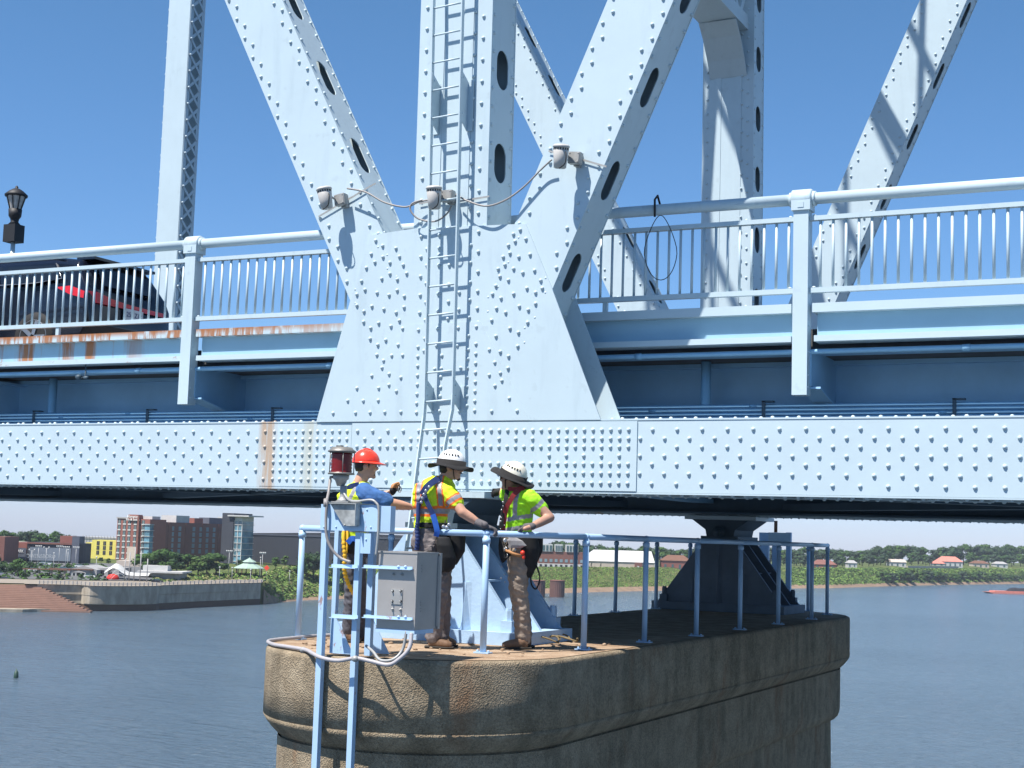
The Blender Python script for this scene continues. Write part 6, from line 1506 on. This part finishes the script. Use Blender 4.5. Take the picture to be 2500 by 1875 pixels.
mb = MB(); loft(mb, [(B(1138, 1155, .10), IR2*.10, IF*.08), (B(1142, 1185, .10), IR2*.105, IF*.08), (B(1138, 1225, .08), IR2*.09, IF*.075), (B(1134, 1248, .08), IR2*.06, IF*.05)]); loft(mb, [(B(1160, 1150, -.05), IR2*.06, IF*.07), (B(1160, 1190, -.05), IR2*.055, IF*.07), (B(1154, 1215, -.05), IR2*.03, IF*.04)])
union(mb, 'tool_bag', [CL_['black']], p3, .010, 1)
mb = MB(); mb.tube(catmull([B(1150, 1205, .12), B(1160, 1225, .12), B(1166, 1250, .12), B(1158, 1272, .12), B(1148, 1262, .12), B(1146, 1235, .12)], 6), .008, 6); mb.build('gear_loop', CL_['black'], p3)
mb = MB(); mb.ico(B(1129, 1194, .22), .022, 0, 2); mb.ico(B(1131, 1203, .22), .016, 0, 2, 0, (1, 1, 1.5)); mb.build('red_tag', CL_['redh'], p3)
mb = MB(); mb.tube([B(1092, 1188, .2), B(1108, 1196, .22), B(1126, 1201, .22)], .014, 8); mb.build('handle', CL_['gtan'], p3)

# ------------------------------------------------ person 1: left, red hard hat
B = Body(14.15); g = B(748, 1388); g.z = 0
p1 = empty('person', (g.x, g.y, 0), 0, 'person in red hard hat and blue t-shirt under a yellow vest, arms stretched right', 'person')
hb, L, f, sd, up, hc = head(B, p1, 791, 1006, 0, .12, -.04, SK)
mb = MB(); limb(mb, [B(775, 1048), B(786, 1024)], [.066, .060])
sN = B(800, 1072, .13); eN = B(846, 1088, .12); wN = B(886, 1095, .02)
sF = B(780, 1064, -.18); eF = B(822, 1072, -.25); wF = B(846, 1064, -.22)
limb(mb, [sN, eN], [.062, .050]); limb(mb, [eN, (eN+wN)/2, wN], [.052, .047, .031]); limb(mb, [sF, eF], [.055, .043]); limb(mb, [eF, wF], [.043, .031])
loft(mb, [ring(766, 1150, 0, .14, .13), ring(768, 1110, 0, .14, .13), ring(774, 1075, 0, .15, .15), ring(776, 1052, 0, .10, .10)])
hpA = B(764, 1185, .06); kn = B(762, 1280, .06); an = B(752, 1372, .0); hpB = B(768, 1185, -.1); kn2 = B(774, 1280, -.1); an2 = B(776, 1368, -.18)
limb(mb, [hpA, kn, an], [.085, .058, .042]); limb(mb, [hpB, kn2, an2], [.085, .058, .042]); limb(mb, [wN, B(902, 1098, .0)], [.028, .024]); limb(mb, [wF, B(852, 1056, -.22)], [.027, .024])
for k in range(4): limb(mb, [B(900, 1094+2.6*k, .02), B(910, 1096+2.4*k, .0), B(914, 1100+2.2*k, -.02)], [.011, .010, .008], 8)
limb(mb, [B(896, 1092, .03), B(903, 1088, .04)], [.013, .010], 8)
union([hb, mb], 'body', [SK], p1, .009, 2)
eyes(L, f, sd, up, p1, 'clear'); hairpiece(L, f, sd, p1, -.06); helmet(L, f, sd, up, CL_['redh'], p1, 'cap')
mb = MB(); loft(mb, [(L(.055, 0, -.112), f*.02, sd*.02), (L(.062, 0, -.095), f*.030, sd*.030), (L(.070, 0, -.078), f*.022, sd*.034), (L(.078, 0, -.06), f*.012, sd*.028)], 12); union(mb, 'beard', [HAIR], p1, .006, 1)
mb = MB(); limb(mb, [B(786, 1062, .1), sN, B(822, 1079, .13), B(834, 1083, .125)], [.090, .092, .084, .078]); limb(mb, [sF, B(806, 1070, -.22)], [.08, .07])
loft(mb, [ring(764, 1160, 0, .155, .15), ring(768, 1110, 0, .160, .150), ring(772, 1070, 0, .165, .165), ring(777, 1050, 0, .085, .09)]); union(mb, 't_shirt', [CL_['blue']], p1, .009, 2)
mb = MB(); loft(mb, [ring(765, 1166, 0, .172, .165), ring(766, 1136, 0, .172, .165), ring(765, 1105, 0, .172, .165), ring(766, 1072, 0, .165, .170), ring(771, 1054, 0, .120, .125), ring(780, 1042, 0, .075, .075)])
def paint1(c, n):
    u, v, d_ = prj(c)
    if 1112 < v < 1121 or 1142 < v < 1150: return 1
    if v < 1112 and abs(u-(757+(1075-v)*.45 if v < 1080 else 753)) < 4.5: return 1
    return 0
ob = union(mb, 'vest', [CL_['hiyel'], CL_['silver']], p1, .008, 2, paint1)
mb = MB(); loft(mb, [ring(765, 1160, 0, .150, .14), ring(764, 1185, 0, .165, .15), ring(764, 1205, 0, .155, .14)])
limb(mb, [hpA, B(763, 1235, .06), kn, B(757, 1325, .03), B(752, 1378, 0)], [.105, .095, .078, .072, .066]); limb(mb, [hpB, B(770, 1235, -.08), kn2, B(776, 1325, -.15), B(776, 1372, -.18)], [.105, .095, .08, .072, .066])
union(mb, 'trousers', [CL_['dkgrey']], p1, .009, 2)
h_ = B(742, 1392, .02); t_ = B(775, 1388, .06); h_.z = t_.z = 0; boot(B, p1, h_, t_, B(752, 1376, 0)); h_ = B(772, 1384, -.2); t_ = B(802, 1380, -.16); h_.z = t_.z = 0; boot(B, p1, h_, t_, B(776, 1370, -.18))
mb = MB(); limb(mb, [B(847, 1063, -.22), B(850, 1058, -.22), B(853, 1052, -.22)], [.034, .036, .040])
for k in range(4): limb(mb, [B(855+1*k, 1048+2.0*k, -.2), B(861, 1043+3.2*k, -.2), B(862, 1049+3*k, -.17), B(857, 1050+3*k, -.165)], [.012, .0115, .0105, .009], 8)
limb(mb, [B(851, 1052, -.18), B(855, 1045, -.16), B(861, 1043, -.16)], [.014, .013, .010], 8)
def pg_(c, n): u, v, d_ = prj(c); return 1 if v > 1054 else 0
union(mb, 'glove', [CL_['gtan'], CL_['bglove']], p1, .0045, 1, pg_)
mb = MB(); P = [B(864, 1050, -.16), B(867, 1056, -.16), B(864, 1063, -.16), B(860, 1060, -.16), B(862, 1052, -.16)]; mb.tube(catmull(P, 4), .006, 6); mb.build('carabiner', CL_['steel'], p1)
mb = MB(); webbing(mb, [B(775, 1046, .1), B(757, 1050, .13), B(748, 1062, .12), B(745, 1080, .1)], .04); mb.build('harness', CL_['navy'], p1)
mb = MB(); P = [B(744, 1140, .16), B(742, 1165, .2), B(745, 1200, .22), B(744, 1230, .22), B(752, 1260, .2), B(766, 1285, .16)]; pth = catmull(P, 12); mb.tube(pth, [.017+(.008 if i % 3 == 0 else 0)*(i > 14) for i in range(len(pth))], 8); P = [B(750, 1140, .16), B(751, 1165, .2), B(748, 1195, .22)]; mb.tube(catmull(P, 5), .012, 8); mb.build('lanyard', CL_['gold'], p1)
mb = MB(); loft(mb, [(B(764, 1166, .16), IR2*.05, IF*.05), (B(764, 1180, .17), IR2*.07, IF*.05), (B(762, 1196, .16), IR2*.06, IF*.04)]); union(mb, 'side_bag', [CL_['black']], p1, .01, 1)
mb = MB(); webbing(mb, [B(752, 1172, .22), B(762, 1163, .23), B(776, 1170, .22)], .05, .02); mb.build('blue_cloth', CL_['bweb'], p1)
# rope on the pier by the third worker
mb = MB(); rd = random.Random(4)
for k in range(7):
    c = fz(1185+rd.uniform(-18, 22), 1391+rd.uniform(-5, 4)); r_ = rd.uniform(.10, .2)
    P = [(c.x+r_*math.cos(a)*1.2, c.y+r_*math.sin(a)*.7, .03+.05*abs(math.sin(a*1.5+k))) for a in [j*math.pi/5 for j in range(9)]]; mb.tube(catmull(P, 4), .008, 6)
mb.build('rope_coil', mat('olive rope', (.16, .12, .06), .9, var=.2, scale=20), label='tangled olive rope lying on the pier behind the third worker', cat='rope')
# ================================================================== SUV AND STREET LAMP
sx, y0, y1 = -14.72, 16.1, 17.95
suv = empty('parked_suv', (-17.2, 17, 3.22), 0, 'black SUV with red tail lights seen from behind through the deck railing', 'SUV')
BK = mat('black car paint', (.006, .008, .016), .12, var=.1, spec=.7); GLS = mat('tinted car glass', (.008, .010, .012), .05, spec=.8); RDL = mat('red tail light', (.65, .01, .015), .15, var=.15, scale=12, spec=.7)
zg = 3.36
prof = [(-4.75, .45), (-4.8, .8), (-4.6, 1.05), (-3.5, 1.16), (-2.75, 1.52), (-2.0, 1.60), (-.75, 1.59), (-.30, 1.53), (-.05, 1.12), (.02, .95), (.04, .55), (-.05, .38), (-1.0, .3), (-4.0, .3)]
mb = MB(); rings = []
for yy, ins, top in ((y0, .05, .93), (y0+.06, .0, .985), (y0+.3, 0, 1), (y1-.3, 0, 1), (y1-.06, 0, .985), (y1, .05, .93)):
    tumble = 0
    rings.append([(sx+(x*(1-ins*.1)-ins*.5 if x > -2 else x+ins*.5), yy+(.16 if yy < 17 else -.16)*max(0, (z-1.05)/.7)*(1 if ins > 0 or yy in (y0+.06, y1-.06) else .3), zg+z*(top if z > 1.2 else 1)) for x, z in prof])
n_ = len(prof); vs = [p_ for r_ in rings for p_ in r_]
mb.add(vs, [(i*n_+k, i*n_+(k+1) % n_, (i+1)*n_+(k+1) % n_, (i+1)*n_+k) for i in range(5) for k in range(n_)]+[tuple(range(n_)), tuple(range(6*n_-1, 5*n_-1, -1))], 0, False)
body = mb.build('body', BK, suv); 
bv = body.modifiers.new('b', 'BEVEL'); bv.width = .05; bv.segments = 3; bv.limit_method = 'ANGLE'; bv.angle_limit = .5
for p_ in body.data.polygons: p_.use_smooth = True
mb = MB(); yy = y0+.075
mb.add([(sx-3.3, y0-.0, zg+1.16), (sx-1.75, y0-.0, zg+1.16), (sx-1.75, y0+.14, zg+1.5), (sx-2.6, y0+.14, zg+1.5)], [(0, 1, 2, 3)]); mb.add([(sx-1.65, y0-.0, zg+1.16), (sx-.55, y0+.0, zg+1.2), (sx-.75, y0+.13, zg+1.47), (sx-1.65, y0+.14, zg+1.5)], [(0, 1, 2, 3)])
mb.build('side_glass', GLS, suv)
mb = MB(); mb.add([(sx+.01, y0+.3, zg+1.14), (sx+.01, y1-.3, zg+1.14), (sx-.19, y1-.38, zg+1.50), (sx-.19, y0+.38, zg+1.50)], [(0, 1, 2, 3)]); mb.build('rear_glass', GLS, suv)
mb = MB(); mb.add([(sx-.58, y0-.008, zg+1.09), (sx-.30, y0-.01, zg+.97), (sx-.02, y0+.02, zg+.90), (sx-.02, y0+.02, zg+1.0), (sx-.30, y0-.008, zg+1.10)], [(0, 1, 2, 3, 4)])
mb.add([(sx-.02, y0+.02, zg+.86), (sx+.055, y0+.16, zg+.86), (sx+.06, y1-.16, zg+.86), (sx+.06, y1-.16, zg+.92), (sx+.06, (y0+y1)/2, zg+.93), (sx+.055, y0+.5, zg+.96), (sx+.05, y0+.16, zg+1.02), (sx-.02, y0+.02, zg+1.02)], [(0, 1, 6, 7), (1, 2, 3, 4, 5, 6)])
mb.build('tail_light', RDL, suv)
mb = MB(); mb.box((sx+.06, 16.85, zg+.70), (sx+.075, 17.25, zg+.87)); pl = mb.build('number_plate', mat('plate white', (.7, .7, .7), .5), suv)
text_mesh('258 Z17', .10, CL_['navy'], pl, Vector((sx+.078, 17.05, zg+.785))-suv.location, (math.pi/2, 0, math.pi/2), .001, 'plate_number')
mb = MB(); mb.tube([(sx-3.2, y0+.1, zg+1.53), (sx-2.2, y0+.16, zg+1.64), (sx-.9, y0+.16, zg+1.63), (sx-.6, y0+.14, zg+1.56)], .02, 8); mb.build('roof_rail', CL_['steel'], suv)
mb = MB(); mb.box((sx-.45, y0+.25, zg+1.53), (sx-.12, y1-.25, zg+1.57)); mb.build('spoiler', BK, suv)
mb = MB(); mb.tube([(sx-3.6, y0+.02, zg+1.165), (sx-1.0, y0+.005, zg+1.17), (sx-.5, y0+.02, zg+1.22), (sx-.72, y0+.12, zg+1.47)], .008, 6); mb.build('chrome_trim', CL_['steel'], suv)
for x in (sx-.95, sx-3.8):
    for yy, s_ in ((y0-.02, 1), (y1+.02, -1)):
        mb = MB(); mb.lathe((x, yy, zg+.37), [(.26, 0), (.36, .01), (.375, .05), (.37, .22)], 28, (0, s_, 0)); wl = mb.build('wheel', CL_['black'], suv)
        mb = MB(); mb.lathe((x, yy, zg+.37), [(.05, -.012), (.06, .01), (.23, .02), (.255, -.006), (.265, .02)], 24, (0, s_, 0))
        for k in range(5): a = k*1.2566; mb.bar((x, yy-.008*s_, zg+.37), (x+.24*math.cos(a), yy-.008*s_, zg+.37+.24*math.sin(a)), .06, .02, (0, 1, 0))
        mb.build('rim', CL_['steel'], wl)
# black traditional street lamp beyond the deck
lp = fp(27, 545, 24.5); e_ = empty('street_lamp', (lp.x, 24.5, 3.2), 0, 'black traditional street lamp with frosted lantern at the far left', 'street lamp')
zt_ = fp(28, 404, 24.5).z; s_ = (zt_-lp.z)/141.
def lz(v): return zt_-(v-404)*s_
mb = MB(); mb.tube([(lp.x, 24.5, 3.2), (lp.x, 24.5, lz(524))], .05, 10); mb.build('pole', M['paint'], e_)
mb = MB(); mb.box((lp.x-16*s_, 24.5-14*s_, lz(524)), (lp.x+16*s_, 24.5+14*s_, lz(487))); mb.lathe((lp.x, 24.5, lz(486)), [(13*s_, 0), (8*s_, 6*s_), (9*s_, 12*s_), (13*s_, 18*s_), (14*s_, 33*s_)], 16)
mb.build('base_box', M['dark'], e_)
mb = MB(); mb.lathe((lp.x, 24.5, lz(453)), [(12*s_, 0), (20*s_, 28*s_)], 8, smooth=False); mb.build('lantern_glass', mat('frosted lantern glass', (.45, .43, .40), .3, var=.25, scale=6), e_)
mb = MB(); mb.lathe((lp.x, 24.5, lz(426)), [(23*s_, 0), (24*s_, 4*s_), (15*s_, 12*s_), (7*s_, 17*s_), (3*s_, 18*s_), (3.5*s_, 21*s_), (1*s_, 24*s_)], 16)
for k in range(8): a = k*math.pi/4+.39; mb.tube([(lp.x+12*s_*math.cos(a), 24.5+12*s_*math.sin(a), lz(453)), (lp.x+20.5*s_*math.cos(a), 24.5+20.5*s_*math.sin(a), lz(425))], 1.2*s_, 5)
mb.build('lantern_roof', M['dark'], e_)

# ---- thin summer haze over the river
hz = MB(); hz.box((-2500, -1600, WZ-6), (2500, 2700, 60)); 
hm = bpy.data.materials.new('river haze'); hm.use_nodes = True; hn = hm.node_tree.nodes; hn.clear()
ho = hn.new('ShaderNodeOutputMaterial'); hv = hn.new('ShaderNodeVolumePrincipled'); hv.inputs['Density'].default_value = .00007; hv.inputs['Color'].default_value = (.78, .87, 1, 1)
hm.node_tree.links.new(hv.outputs[0], ho.inputs['Volume'])
hz.build('haze', hm, kind='stuff', label='thin pale summer haze over the river and far banks', cat='haze')
